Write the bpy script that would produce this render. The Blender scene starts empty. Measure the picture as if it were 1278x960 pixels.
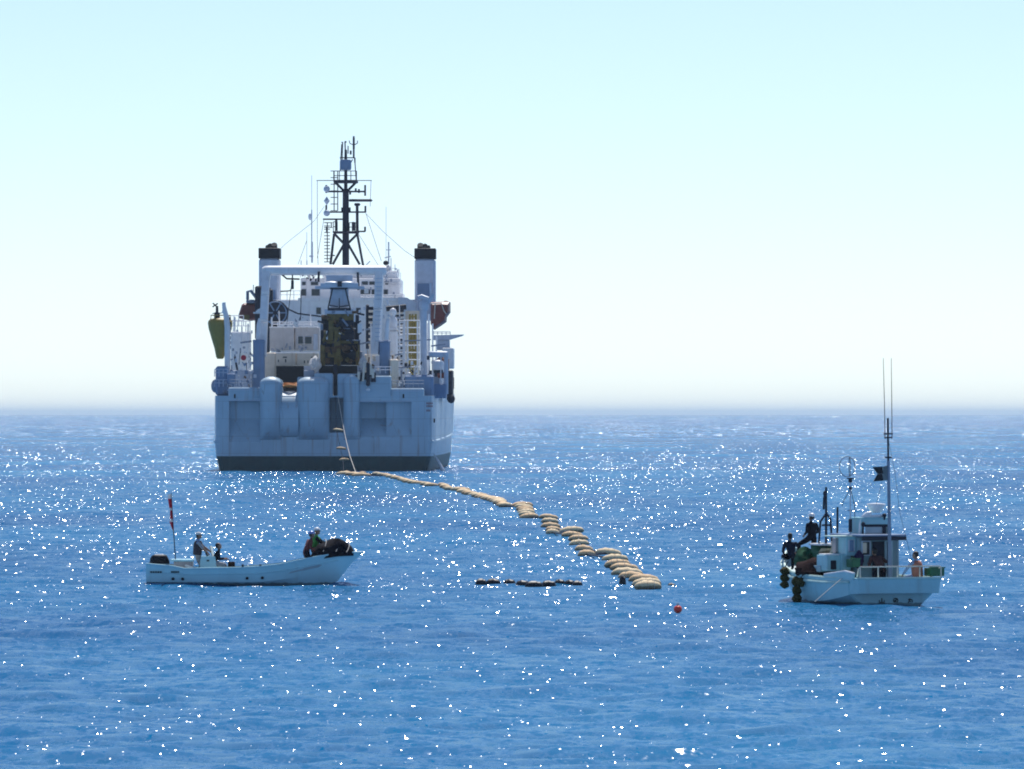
import bpy, math, random
import numpy as np
from mathutils import Vector, Matrix
R = math.radians
scene = bpy.context.scene
col = scene.collection

# ------------------------------------------------------------------ camera
CAM_H = 6.2            # metres above the water
FPX = 8000.0           # focal length in photograph pixels (telephoto)
HOR = 517.0            # horizon row of the photograph
cam_d = bpy.data.cameras.new('camera')
cam = bpy.data.objects.new('camera', cam_d)
col.objects.link(cam)
cam.location = (0, 0, CAM_H)
cam.rotation_euler = (R(90), 0, 0)
cam_d.sensor_width = 36
cam_d.lens = FPX / 1278 * 36
cam_d.shift_y = (HOR - 480) / 1278
cam_d.clip_start = 0.5
cam_d.clip_end = 200000
scene.camera = cam

# ------------------------------------------------------------------ sky, sun
SUN_EL, SUN_AZ = 57.0, 8.0       # the sun stands ahead, slightly to the right
world = bpy.data.worlds.new('World'); scene.world = world
world.use_nodes = True
wn = world.node_tree.nodes; wl = world.node_tree.links
wn.clear()
wo = wn.new('ShaderNodeOutputWorld'); bg = wn.new('ShaderNodeBackground')
sk = wn.new('ShaderNodeTexSky'); sk.sky_type = 'NISHITA'; sk.sun_disc = False
sk.sun_elevation = R(SUN_EL); sk.sun_rotation = R(SUN_AZ)
sk.air_density = 0.56; sk.dust_density = 0.30; sk.ozone_density = 2.6
bg.inputs[1].default_value = 0.143
wl.new(sk.outputs[0], bg.inputs[0]); wl.new(bg.outputs[0], wo.inputs[0])

sun_d = bpy.data.lights.new('sun', 'SUN'); sun_d.energy = 5.0; sun_d.angle = R(0.53)
sun_d.color = (1, .97, .93)
sun = bpy.data.objects.new('sun', sun_d); col.objects.link(sun)
sd = Vector((math.sin(R(SUN_AZ)) * math.cos(R(SUN_EL)), math.cos(R(SUN_AZ)) * math.cos(R(SUN_EL)), math.sin(R(SUN_EL))))
sun.rotation_euler = sd.to_track_quat('Z', 'Y').to_euler()
sun.location = (40, 300, 200)

vs = scene.view_settings
vs.view_transform = 'Standard'; vs.look = 'None'; vs.gamma = 1; vs.use_curve_mapping = False
vs.exposure = 0.0
scene.cycles.max_bounces = 6
scene.cycles.volume_bounces = 0
scene.cycles.use_denoising = True
scene.cycles.filter_width = 1.9
# ------------------------------------------------------------------ materials
def nodes(m):
    m.use_nodes = True
    nt = m.node_tree; nt.nodes.clear()
    return nt
def water_mat():
    m = bpy.data.materials.new('sea_water'); nt = nodes(m); N = nt.nodes; L = nt.links
    out = N.new('ShaderNodeOutputMaterial'); 
    b = N.new('ShaderNodeBsdfDiffuse'); gl = N.new('ShaderNodeBsdfGlossy')
    gl.inputs['Roughness'].default_value = WROUGH
    fr = N.new('ShaderNodeFresnel'); fr.inputs['IOR'].default_value = 1.333
    cap = N.new('ShaderNodeMath'); cap.operation = 'MINIMUM'; cap.inputs[1].default_value = WCAP
    L.new(fr.outputs[0], cap.inputs[0])
    mx = N.new('ShaderNodeMixShader'); L.new(cap.outputs[0], mx.inputs[0])
    L.new(b.outputs[0], mx.inputs[1]); L.new(gl.outputs[0], mx.inputs[2]); L.new(mx.outputs[0], out.inputs[0])
    geo = N.new('ShaderNodeNewGeometry')
    # body colour with broad drifting patches
    mp = N.new('ShaderNodeMapping'); mp.inputs['Scale'].default_value = (0.03, 0.012, 1)
    L.new(geo.outputs['Position'], mp.inputs['Vector'])
    n0 = N.new('ShaderNodeTexNoise'); n0.inputs['Scale'].default_value = 1; n0.inputs['Detail'].default_value = 4
    L.new(mp.outputs[0], n0.inputs['Vector'])
    rp = N.new('ShaderNodeValToRGB')
    rp.color_ramp.elements[0].position = .35; rp.color_ramp.elements[1].position = .65
    rp.color_ramp.elements[0].color = WCOL0; rp.color_ramp.elements[1].color = WCOL1
    L.new(n0.outputs['Fac'], rp.inputs[0]); L.new(rp.outputs[0], b.inputs['Color'])
    # ripples: the slope of two families of small waves added to the normal of the swell
    prev = geo.outputs['Normal']
    for sc_, k in RIPPLES:
        mp = N.new('ShaderNodeMapping'); mp.inputs['Scale'].default_value = sc_
        L.new(geo.outputs['Position'], mp.inputs['Vector'])
        n = N.new('ShaderNodeTexNoise'); n.inputs['Scale'].default_value = 1
        n.inputs['Detail'].default_value = 2
        L.new(mp.outputs[0], n.inputs['Vector'])
        s = N.new('ShaderNodeVectorMath'); s.operation = 'SUBTRACT'; s.inputs[1].default_value = (.5, .5, .5)
        L.new(n.outputs['Color'], s.inputs[0])
        s2 = N.new('ShaderNodeVectorMath'); s2.operation = 'MULTIPLY'; s2.inputs[1].default_value = (k, k, 0)
        L.new(s.outputs[0], s2.inputs[0])
        a = N.new('ShaderNodeVectorMath'); a.operation = 'ADD'
        L.new(prev, a.inputs[0]); L.new(s2.outputs[0], a.inputs[1]); prev = a.outputs[0]
    # steep little wavelets: each cell is one facet with its own random slope; a few face the sun and glint
    sx = N.new('ShaderNodeSeparateXYZ'); L.new(geo.outputs['Position'], sx.inputs[0])
    def math_(op, a, b_=None, c_=None):
        q = N.new('ShaderNodeMath'); q.operation = op
        for i_, v_ in enumerate((a, b_, c_)):
            if v_ is None: continue
            if isinstance(v_, (int, float)): q.inputs[i_].default_value = v_
            else: L.new(v_, q.inputs[i_])
        return q.outputs[0]
    gn = N.new('ShaderNodeTexNoise'); gn.inputs['Scale'].default_value = 1; gn.inputs['Detail'].default_value = 3
    gm = N.new('ShaderNodeMapping'); gm.inputs['Scale'].default_value = (0.12, 0.03, 1)
    L.new(geo.outputs['Position'], gm.inputs['Vector']); L.new(gm.outputs[0], gn.inputs['Vector'])
    wake = None
    for x0_, x1_, y_, hw_ in WAKES:
        fx = math_('SMOOTH_MIN', math_('SUBTRACT', sx.outputs[0], x0_), math_('SUBTRACT', x1_, sx.outputs[0]), .5)
        fx = math_('MINIMUM', math_('MAXIMUM', math_('MULTIPLY', fx, .5), 0), 1)
        fy = math_('MAXIMUM', math_('SUBTRACT', 1, math_('DIVIDE', math_('ABSOLUTE', math_('SUBTRACT', sx.outputs[1], y_)), hw_)), 0)
        one = math_('MULTIPLY', math_('MULTIPLY', fx, math_('MINIMUM', math_('MULTIPLY', fy, 2), 1)), 1.0)
        wake = one if wake is None else math_('MAXIMUM', wake, one)
    for w_, d_, pw, off, y0, y1, rising in GLINTS:
        mp = N.new('ShaderNodeMapping'); mp.inputs['Scale'].default_value = (1 / w_, 1 / d_, 0)
        mp.inputs['Rotation'].default_value = (0, 0, 0.2)
        L.new(geo.outputs['Position'], mp.inputs['Vector'])
        vo = N.new('ShaderNodeTexVoronoi'); vo.voronoi_dimensions = '2D'; vo.inputs['Scale'].default_value = 1
        L.new(mp.outputs[0], vo.inputs['Vector'])
        sc3 = N.new('ShaderNodeSeparateColor'); L.new(vo.outputs['Color'], sc3.inputs[0])
        # patches where the breeze roughens the water more
        pe = math_('MULTIPLY', math_('MAXIMUM', math_('MULTIPLY_ADD', gn.outputs['Fac'], -4.5, 3.25), 0.45), pw)
        pe = math_('MULTIPLY', pe, math_('MULTIPLY_ADD', wake, -0.8, 1.0))
        ty = math_('MULTIPLY', math_('POWER', sc3.outputs[1], pe), TILT)
        tx = math_('MULTIPLY_ADD', sc3.outputs[0], 0.5, -0.25 + 0.11)
        mr = N.new('ShaderNodeMapRange'); mr.interpolation_type = 'SMOOTHSTEP'
        L.new(sx.outputs[1], mr.inputs[0]); mr.inputs[1].default_value = y0; mr.inputs[2].default_value = y1
        if not rising: mr.inputs[3].default_value = 1; mr.inputs[4].default_value = 0
        if w_ in (0.20, 0.11, 0.06, 0.3):                      # this size dies away offshore, where longer wavelets take over
            m2 = N.new('ShaderNodeMapRange'); m2.interpolation_type = 'SMOOTHSTEP'
            L.new(sx.outputs[1], m2.inputs[0]); m2.inputs[1].default_value = 600 if w_ != .3 else 1500; m2.inputs[2].default_value = 1300 if w_ != .3 else 2600
            m2.inputs[3].default_value = 1; m2.inputs[4].default_value = 0.0
            mask = math_('MULTIPLY', mr.outputs[0], m2.outputs[0])
        else: mask = mr.outputs[0]
        # sideways slope only where the facet is steep, so calm cells stay calm
        st = math_('MULTIPLY', math_('MULTIPLY', tx, math_('MULTIPLY', ty, -1.7)), mask)
        ty = math_('MULTIPLY', ty, mask)
        cb = N.new('ShaderNodeCombineXYZ'); L.new(st, cb.inputs[0]); L.new(ty, cb.inputs[1])
        a = N.new('ShaderNodeVectorMath'); a.operation = 'ADD'
        L.new(prev, a.inputs[0]); L.new(cb.outputs[0], a.inputs[1]); prev = a.outputs[0]
    nn = N.new('ShaderNodeVectorMath'); nn.operation = 'NORMALIZE'
    L.new(prev, nn.inputs[0])
    for q_ in (gl, fr): L.new(nn.outputs[0], q_.inputs['Normal'])
    return m

TILT = -0.75
GLINTS = [(0.028, 0.09, 65, -0.05, 150, 300, False), (0.075, 0.2, 150, -0.05, 150, 300, False), (0.20, 0.45, 70, -0.05, 130, 300, True), (0.11, 0.3, 42, -0.05, 150, 320, True), (0.06, 0.2, 30, -0.05, 150, 320, True), (0.3, 5, 12, -0.05, 450, 1000, True), (0.9, 26, 5, -0.05, 1300, 2200, True)]
# lines of roughened water left by the boats: world x from, x to, distance y, half width
WAKES = [(-17, 12.5, 230.5, 2.0), (-20, -13, 330.6, 6), (-8, 32, 731, 14), (38, 62, 715, 12), (-62, -30, 690, 10), (12, 21, 206, 1.6), (2, 13, 229, 1.5)]
WROUGH = 0.13
WCAP = 0.36
WCOL0 = (0.001, 0.098, 0.255, 1); WCOL1 = (0.002, 0.155, 0.340, 1)
RIPPLES = [((1.6, 0.6, 1), 0.75), ((6, 2.4, 1), 0.7)]

def sea():
    rng = np.random.default_rng(7)
    # rows ahead of the camera, closer together near the shore
    ys = [70.0]
    while ys[-1] < 1500: ys.append(ys[-1] * 1.0015)
    far = [1700, 2000, 2600, 3500, 5000, 8000, 14000, 30000, 70000]
    ys = np.array([-300, 0, 40] + ys + far)
    u = np.linspace(-0.105, 0.105, 460)
    u = np.concatenate([[-1.2, -.5, -.2], u, [.2, .5, 1.2]])
    wy = np.maximum(ys, 60)
    X = u[None, :] * wy[:, None]
    ext = np.abs(u) > .11
    X[:, ext] += np.sign(u[ext]) * 60
    Y = np.repeat(ys[:, None], len(u), 1)
    Z = np.zeros_like(X); GX = np.zeros_like(X); 
    nw = 110
    lam = np.exp(rng.uniform(np.log(0.55), np.log(6.5), nw))
    ang = rng.normal(R(100), R(52), nw)
    k = 2 * np.pi / lam
    amp = WSLOPE * np.sqrt(2 / nw) / k
    ph = rng.uniform(0, 2 * np.pi, nw)
    for i in range(nw):
        # a wave shorter than the mesh can carry fades out with distance
        step = np.maximum(wy * 0.0015, 0.05)
        fade = np.clip((lam[i] / step - 2.2) / 2, 0, 1)[:, None]
        Z += fade * amp[i] * np.sin(k[i] * (np.cos(ang[i]) * X + np.sin(ang[i]) * Y) + ph[i])
    edge = (np.clip((0.105 - np.abs(u)) / .01, 0, 1)[None, :] * np.clip((1500 - ys) / 300, 0, 1)[:, None] * np.clip((ys - 70) / 5, 0, 1)[:, None])
    Z *= edge
    nr, nc = X.shape
    v = np.stack([X, Y, Z], -1).reshape(-1, 3)
    idx = np.arange(nr * nc).reshape(nr, nc)
    f = np.stack([idx[:-1, :-1], idx[:-1, 1:], idx[1:, 1:], idx[1:, :-1]], -1).reshape(-1, 4)
    me = bpy.data.meshes.new('sea')
    me.vertices.add(len(v)); me.vertices.foreach_set('co', v.ravel())
    me.loops.add(f.size); me.loops.foreach_set('vertex_index', f.ravel().astype(np.int32))
    me.polygons.add(len(f)); me.polygons.foreach_set('loop_start', np.arange(0, f.size, 4, dtype=np.int32))
    me.polygons.foreach_set('use_smooth', np.ones(len(f), bool))
    me.update(); me.validate()
    me.materials.append(water_mat())
    o = bpy.data.objects.new('sea', me); col.objects.link(o); o['kind'] = 'structure'
    return o
WSLOPE = 0.11
sea()
print('sea done')

def haze():
    m = bpy.data.materials.new('haze'); nt = nodes(m); N = nt.nodes
    out = N.new('ShaderNodeOutputMaterial'); v = N.new('ShaderNodeVolumePrincipled')
    v.inputs['Color'].default_value = HCOL
    v.inputs['Density'].default_value = HDENS
    v.inputs['Anisotropy'].default_value = 0.45
    nt.links.new(v.outputs[0], out.inputs['Volume'])
    me = bpy.data.meshes.new('haze')
    x, y0, y1, z0, z1 = 75000, -900, 75000, -3.0, 39.0
    vv = [(sx * x, y, z) for z in (z0, z1) for y in (y0, y1) for sx in (-1, 1)]
    ff = [(0, 2, 3, 1), (4, 5, 7, 6), (0, 1, 5, 4), (2, 6, 7, 3), (0, 4, 6, 2), (1, 3, 7, 5)]
    me.from_pydata(vv, [], ff); me.update(); me.materials.append(m)
    o = bpy.data.objects.new('haze', me); col.objects.link(o); o['kind'] = 'stuff'
HCOL = (0.66, 0.84, 1.0, 1); HDENS = 4.6e-5
haze()
# ------------------------------------------------------------------ builders
import bmesh
rnd = random.Random(11)
def mat(name, c, rough=.5, metal=0., var=.12, scale=3., streak=0., streak_col=(.28, .13, .06), spec=.5, trans=0, plates=False, wet_shade=None):
    """painted / worn surface: base colour, cloudy variation, optional vertical run stains"""
    m = bpy.data.materials.new(name); nt = nodes(m); N = nt.nodes; L = nt.links
    out = N.new('ShaderNodeOutputMaterial'); b = N.new('ShaderNodeBsdfPrincipled')
    if trans:                                     # bubbles and thin cloth let light through
        tr = N.new('ShaderNodeBsdfTranslucent'); tr.inputs[0].default_value = (*c[:3], 1); ms = N.new('ShaderNodeMixShader'); ms.inputs[0].default_value = trans
        L.new(b.outputs[0], ms.inputs[1]); L.new(tr.outputs[0], ms.inputs[2]); L.new(ms.outputs[0], out.inputs[0])
    else: L.new(b.outputs[0], out.inputs[0])
    b.inputs['Roughness'].default_value = rough; b.inputs['Metallic'].default_value = metal
    b.inputs['Specular IOR Level'].default_value = spec
    tc = N.new('ShaderNodeTexCoord')
    n = N.new('ShaderNodeTexNoise'); n.inputs['Scale'].default_value = scale; n.inputs['Detail'].default_value = 5
    L.new(tc.outputs['Object'], n.inputs['Vector'])
    r = N.new('ShaderNodeValToRGB'); r.color_ramp.elements[0].position = .3; r.color_ramp.elements[1].position = .7
    r.color_ramp.elements[0].color = [x * (1 - var) for x in c[:3]] + [1]
    r.color_ramp.elements[1].color = [min(1, x * (1 + var)) for x in c[:3]] + [1]
    L.new(n.outputs['Fac'], r.inputs[0]); last = r.outputs[0]
    if streak:
        mp = N.new('ShaderNodeMapping'); mp.inputs['Scale'].default_value = (2.2, 2.2, .16)
        L.new(tc.outputs['Object'], mp.inputs['Vector'])
        n2 = N.new('ShaderNodeTexNoise'); n2.inputs['Scale'].default_value = 1; n2.inputs['Detail'].default_value = 6
        L.new(mp.outputs[0], n2.inputs['Vector'])
        r2 = N.new('ShaderNodeMapRange'); L.new(n2.outputs['Fac'], r2.inputs[0])
        r2.inputs[1].default_value = .56; r2.inputs[2].default_value = .78; r2.inputs[4].default_value = streak
        mx = N.new('ShaderNodeMix'); mx.data_type = 'RGBA'
        L.new(r2.outputs[0], mx.inputs[0]); L.new(last, mx.inputs[6]); mx.inputs[7].default_value = (*streak_col, 1)
        last = mx.outputs[2]
    if wet_shade is not None:                           # weed-stained waterline on hulls; on floats, underside shade put into the colour
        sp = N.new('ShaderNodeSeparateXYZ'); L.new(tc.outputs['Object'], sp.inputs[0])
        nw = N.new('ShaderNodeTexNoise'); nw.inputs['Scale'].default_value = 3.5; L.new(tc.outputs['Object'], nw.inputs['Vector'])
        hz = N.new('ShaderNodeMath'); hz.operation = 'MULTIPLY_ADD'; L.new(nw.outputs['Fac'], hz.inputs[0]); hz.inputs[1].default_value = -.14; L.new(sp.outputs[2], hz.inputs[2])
        rw = N.new('ShaderNodeMapRange'); L.new(hz.outputs[0], rw.inputs[0]); rw.inputs[1].default_value = wet_shade - .10; rw.inputs[2].default_value = wet_shade - .06; rw.inputs[3].default_value = .35; rw.inputs[4].default_value = 1
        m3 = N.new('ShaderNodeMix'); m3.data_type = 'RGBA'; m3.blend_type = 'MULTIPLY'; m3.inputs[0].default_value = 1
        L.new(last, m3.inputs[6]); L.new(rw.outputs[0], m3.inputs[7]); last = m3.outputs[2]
    if plates:                                    # welded shell plating: faint seams
        sp = N.new('ShaderNodeSeparateXYZ'); L.new(tc.outputs['Object'], sp.inputs[0]); cx = N.new('ShaderNodeCombineXYZ')
        ad = N.new('ShaderNodeMath'); ad.operation = 'ADD'; L.new(sp.outputs[0], ad.inputs[0]); L.new(sp.outputs[1], ad.inputs[1]); L.new(ad.outputs[0], cx.inputs[0]); L.new(sp.outputs[2], cx.inputs[1])
        br = N.new('ShaderNodeTexBrick'); L.new(cx.outputs[0], br.inputs['Vector'])
        for k_, v_ in (('Scale', 1), ('Brick Width', 5.5), ('Row Height', 1.9), ('Mortar Size', .03), ('Mortar Smooth', .6)): br.inputs[k_].default_value = v_
        br.inputs['Color1'].default_value = (1, 1, 1, 1); br.inputs['Color2'].default_value = (.93, .94, .95, 1); br.inputs['Mortar'].default_value = (.70, .68, .66, 1)
        m2 = N.new('ShaderNodeMix'); m2.data_type = 'RGBA'; m2.blend_type = 'MULTIPLY'; m2.inputs[0].default_value = 1
        L.new(last, m2.inputs[6]); L.new(br.outputs['Color'], m2.inputs[7]); last = m2.outputs[2]
    L.new(last, b.inputs['Base Color'])
    bp = N.new('ShaderNodeBump'); bp.inputs['Strength'].default_value = .25; bp.inputs['Distance'].default_value = .02
    n3 = N.new('ShaderNodeTexNoise'); n3.inputs['Scale'].default_value = scale * 6; L.new(tc.outputs['Object'], n3.inputs['Vector'])
    L.new(n3.outputs['Fac'], bp.inputs['Height']); L.new(bp.outputs[0], b.inputs['Normal'])
    return m
def glass_mat(name, c, rough=.08):
    m = mat(name, c, rough, 0, .05); return m

M = dict(
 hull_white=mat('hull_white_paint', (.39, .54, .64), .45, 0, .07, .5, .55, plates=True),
 white=mat('white_paint', (.82, .82, .84), .4, 0, .06, 1.5, .25),
 cream=mat('cream_paint', (.80, .68, .55), .5, 0, .08, 1.5, .3),
 grey=mat('grey_paint', (.22, .27, .36), .5, 0, .12, 1.5, .2),
 cabin=mat('cabin_grey_paint', (.56, .53, .52), .5, 0, .1, 1.5, .25),
 pale_grey=mat('pale_grey_paint', (.52, .58, .68), .5, 0, .1, 1.5, .25),
 blue_grey=mat('blue_grey_paint', (.16, .25, .40), .5, 0, .1, 1, .2),
 boot=mat('boot_top_paint', (.008, .052, .058), .5, 0, .25, .6, .25, (.06, .10, .09)),
 black=mat('black_paint', (.012, .013, .020), .6, 0, .2, spec=.2),
 dark=mat('dark_steel', (.022, .027, .045), .6, 0, .3, 2, spec=.2),
 mast=mat('mast_grey_black', (.022, .026, .050), .6, 0, .15, spec=.2),
 redb=mat('dark_red_paint', (.17, .028, .020), .45, 0, .15),
 yellow=mat('buoy_yellow', (.30, .21, .03), .5, 0, .12, 2, .4, (.20, .13, .03)),
 olive=mat('olive_yellow_frame', (.17, .115, .025), .6, 0, .35, 2, .4, (.06, .05, .02)),
 orange=mat('orange_rope', (.62, .25, .06), .7, 0, .15),
 rust=mat('rusty_brown', (.13, .065, .03), .8, 0, .3),
 glass=mat('dark_glass', (.02, .03, .04), .08, 0, .1),
 paleglass=mat('pale_glass', (.45, .55, .62), .06, 0, .1),
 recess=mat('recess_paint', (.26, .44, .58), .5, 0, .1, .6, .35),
 rope=mat('pale_rope', (.60, .56, .50), .8, 0, .12, 10),
 float=mat('tan_float_canvas', (.74, .50, .27), .75, 0, .25, 4, .3, (.22, .15, .09), wet_shade=.07),  # lower band of both float canvases darkened to paint in underside shade
 floatb=mat('straw_float_canvas', (.82, .62, .37), .75, 0, .25, 4, .25, (.28, .20, .12), wet_shade=.07),
 blackfloat=mat('wet_black_rubber', (.012, .012, .018), .5, 0, .3),
 red=mat('buoy_red', (.80, .06, .03), .4, 0, .08),
 foam=mat('sea_foam', (.86, .88, .90), .9, 0, .04, trans=.5),
 gelm=mat('motorboat_gelcoat', (.46, .76, .82), .35, 0, .07, 1.2, .35, (.26, .30, .28), wet_shade=.09),
 gel=mat('boat_white_gelcoat', (.32, .60, .66), .35, 0, .07, 1.2, .4, (.22, .25, .22), wet_shade=.10),
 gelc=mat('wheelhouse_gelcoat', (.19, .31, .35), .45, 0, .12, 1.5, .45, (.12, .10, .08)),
 gelin=mat('boat_inner_gelcoat', (.30, .42, .47), .5, 0, .1, 2, .25, (.28, .24, .2)),
 pinkish=mat('faded_coaming', (.50, .42, .40), .6, 0, .1),
 net=mat('dark_net_tarpaulin', (.009, .009, .015), .9, 0, .5, 5, spec=.08),
 netbrown=mat('brown_net', (.030, .016, .016), .95, 0, .4, 8, spec=.05),
 green=mat('green_net', (.020, .080, .042), .9, 0, .45, 7, spec=.1),
 basket=mat('green_plastic', (.02, .13, .06), .5, 0, .15),
 moss=mat('mossy_fender', (.06, .052, .018), .95, 0, .5, 9, spec=.1),
 purple=mat('purple_cloth', (.035, .022, .07), .9, 0, .2, spec=.1),
 flagw=mat('flag_white', (.78, .78, .78), .8, 0, .04, trans=.4),
 flagr=mat('flag_red', (.62, .045, .09), .8, 0, .08, trans=.4),
 flagb=mat('flag_black', (.012, .014, .02), .8, 0, .2),
 greyflag=mat('flag_grey_hem', (.16, .19, .20), .8, 0, .2),
 skin=mat('skin', (.34, .19, .13), .55, 0, .08, 8),
 hair=mat('black_hair', (.012, .010, .010), .6, 0, .2, 20),
 eye=mat('eye_dark', (.01, .01, .012), .2, 0, .05),
 lips=mat('lips', (.22, .08, .07), .5, 0, .05),
 capw=mat('white_cap_cloth', (.75, .74, .70), .8, 0, .05),
 helm=mat('white_helmet_shell', (.76, .78, .80), .3, 0, .03),
 helmb=mat('blue_helmet_shell', (.16, .24, .55), .3, 0, .04),
 clothdark=mat('dark_cloth', (.012, .013, .022), .9, 0, .3, 10, spec=.1),
 clothnavy=mat('navy_cloth', (.016, .022, .045), .9, 0, .3, 10, spec=.1),
 clothgrey=mat('grey_cloth', (.30, .31, .34), .85, 0, .15, 10),
 clothkhaki=mat('pale_khaki_cloth', (.44, .38, .33), .85, 0, .12, 10),
 clothblue=mat('pale_blue_cloth', (.22, .30, .46), .85, 0, .12, 10),
 clothred=mat('dark_red_cloth', (.15, .03, .03), .85, 0, .25, 10),
 clothbrown=mat('brown_red_cloth', (.075, .028, .028), .85, 0, .25, 10),
 vestsalmon=mat('faded_orange_vest', (.42, .15, .10), .8, 0, .1, 10),
 vestgreen=mat('green_vest', (.07, .36, .07), .8, 0, .1, 10),
 vestdark=mat('dark_life_vest', (.045, .03, .04), .8, 0, .2, 10),
 boots=mat('rubber_boots', (.02, .02, .022), .4, 0, .2),
 tarp=mat('grey_tarpaulin', (.36, .34, .35), .8, 0, .2, 3),
 hull_teal=mat('rub_rail_pale_green', (.50, .68, .62), .5, 0, .1),
 ink=mat('black_lettering', (.02, .025, .03), .6, 0, .1),
 inkred=mat('faded_red_lettering', (.30, .17, .19), .6, 0, .1),
)

class MB:
    def __init__(s, x=None): s.v = []; s.f = []; s.sm = []; s.mi = []; s.m = 0; s.x = x; s.ch = []
    def add(s, vs, fs, smooth=False, x=None):
        o = len(s.v); s.ch.append((o, o + len(vs)))
        for p in vs:
            p = Vector(p)
            if x is not None: p = x @ p
            if s.x is not None: p = s.x @ p
            s.v.append(p)
        for f in fs:
            s.f.append([o + i for i in f]); s.sm.append(smooth); s.mi.append(s.m)
        return s
    def box(s, x0, x1, y0, y1, z0, z1, x=None, bev=0):
        if bev:
            b = min(bev, (x1 - x0) / 2.01, (y1 - y0) / 2.01, (z1 - z0) / 2.01); R_ = []
            for z, i in ((z0, b), (z0 + b, 0), (z1 - b, 0), (z1, b)):
                R_.append([(x0 + i + b, y0 + i, z), (x1 - i - b, y0 + i, z), (x1 - i, y0 + i + b, z), (x1 - i, y1 - i - b, z), (x1 - i - b, y1 - i, z), (x0 + i + b, y1 - i, z), (x0 + i, y1 - i - b, z), (x0 + i, y0 + i + b, z)])
            return s.loft(R_, True, x=x, smooth=False)
        vs = [(a, b, c) for c in (z0, z1) for b in (y0, y1) for a in (x0, x1)]
        return s.add(vs, [(0, 2, 3, 1), (4, 5, 7, 6), (0, 1, 5, 4), (2, 6, 7, 3), (0, 4, 6, 2), (1, 3, 7, 5)], False, x)
    def loft(s, rings, cap=True, smooth=True, closed=True, x=None):
        n = len(rings[0]); vs = [p for r in rings for p in r]; fs = []
        for i in range(len(rings) - 1):
            for j in range(n if closed else n - 1):
                k = (j + 1) % n
                fs.append((i * n + j, i * n + k, (i + 1) * n + k, (i + 1) * n + j))
        s.add(vs, fs, smooth, x)
        if cap:
            o = len(s.v) - len(vs)
            for r in (list(range(n))[::-1], [(len(rings) - 1) * n + j for j in range(n)]):
                s.f.append([o + i for i in r]); s.sm.append(False); s.mi.append(s.m)
        return s
    def bar(s, p, q, w, h=None):
        p = Vector(p); q = Vector(q); h = h or w; d = (q - p).normalized()
        a = d.cross(Vector((0, 0, 1)))
        a = Vector((1, 0, 0)) if a.length < 1e-4 else a.normalized()
        b = d.cross(a).normalized(); a = a * w / 2; b = b * h / 2
        return s.loft([[p + a + b, p - a + b, p - a - b, p + a - b], [q + a + b, q - a + b, q - a - b, q + a - b]], True, False)
    def tube(s, pts, r, n=6, cap=True):
        pts = [Vector(p) for p in pts]; rings = []; prev = None
        rs = r if isinstance(r, (list, tuple)) else [r] * len(pts)
        for i, p in enumerate(pts):
            d = (pts[min(i + 1, len(pts) - 1)] - pts[max(i - 1, 0)])
            d = d.normalized() if d.length > 1e-6 else Vector((0, 0, 1))
            if prev is None:
                a = d.cross(Vector((0, 0, 1)));
                if a.length < .05: a = d.cross(Vector((1, 0, 0)))
            else: a = prev - d * prev.dot(d)
            a.normalize(); prev = a; b = d.cross(a)
            rings.append([p + (a * math.cos(t) + b * math.sin(t)) * rs[i] for t in (2 * math.pi * k / n for k in range(n))])
        return s.loft(rings, cap, n > 4)
    def cyl(s, p, q, r0, r1=None, n=12): return s.tube([p, q], [r0, r0 if r1 is None else r1], n)
    def lathe(s, prof, c=(0, 0, 0), n=14, x=None):
        c = Vector(c)
        return s.loft([[c + Vector((r * math.cos(t), r * math.sin(t), z)) for t in (2 * math.pi * k / n for k in range(n))] for r, z in prof], True, True, x=x)
    def ell(s, c, r, n=10, m=7, x=None):
        r = (r, r, r) if not isinstance(r, (tuple, list)) else r; c = Vector(c); R_ = []
        for i in range(m):
            t = math.pi * (i + .15) / (m - .7); q = math.sin(t); z = -math.cos(t)
            R_.append([c + Vector((r[0] * q * math.cos(2 * math.pi * k / n), r[1] * q * math.sin(2 * math.pi * k / n), r[2] * z)) for k in range(n)])
        return s.loft(R_, True, True, x=x)
    def prism(s, poly, vec):
        poly = [Vector(p) for p in poly]; v = Vector(vec)
        return s.loft([poly, [p + v for p in poly]], True, False)
    def lump(s, c, r, seed, n=16, m=10, amp=.25):
        """an irregular heap: an ellipsoid with its surface pushed in and out"""
        c = Vector(c); R_ = []; rg = random.Random(seed); ph = [rg.uniform(0, 6.3) for _ in range(6)]
        for i in range(m):
            t = math.pi * (i + .2) / (m - .6); q = math.sin(t); z = -math.cos(t); row = []
            for k in range(n):
                a = 2 * math.pi * k / n
                d = 1 + amp * (.5 * math.sin(3 * a + ph[0] + 4 * z) + .35 * math.sin(5 * a + ph[1] - 3 * z) + .4 * math.sin(2 * a + ph[2]) * z + .3 * rg.uniform(-1, 1))
                row.append(c + Vector((r[0] * q * math.cos(a) * d, r[1] * q * math.sin(a) * d, r[2] * z * (1 + amp * .5 * math.sin(2 * a + ph[3])))))
            R_.append(row)
        return s.loft(R_, True, True)
    def mesh(s, name, mats, fixn=True, sharp=40, weld=False):
        me = bpy.data.meshes.new(name); me.from_pydata([tuple(v) for v in s.v], [], s.f)
        me.polygons.foreach_set('use_smooth', s.sm); me.polygons.foreach_set('material_index', s.mi)
        for m in (mats if isinstance(mats, (list, tuple)) else [mats]): me.materials.append(m)
        if fixn:
            bm = bmesh.new(); bm.from_mesh(me)
            if weld: bmesh.ops.remove_doubles(bm, verts=bm.verts, dist=1e-4)
            bmesh.ops.recalc_face_normals(bm, faces=bm.faces); bm.to_mesh(me); bm.free()
        me.update()
        if any(s.sm): me.set_sharp_from_angle(angle=R(sharp))
        return me
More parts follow.
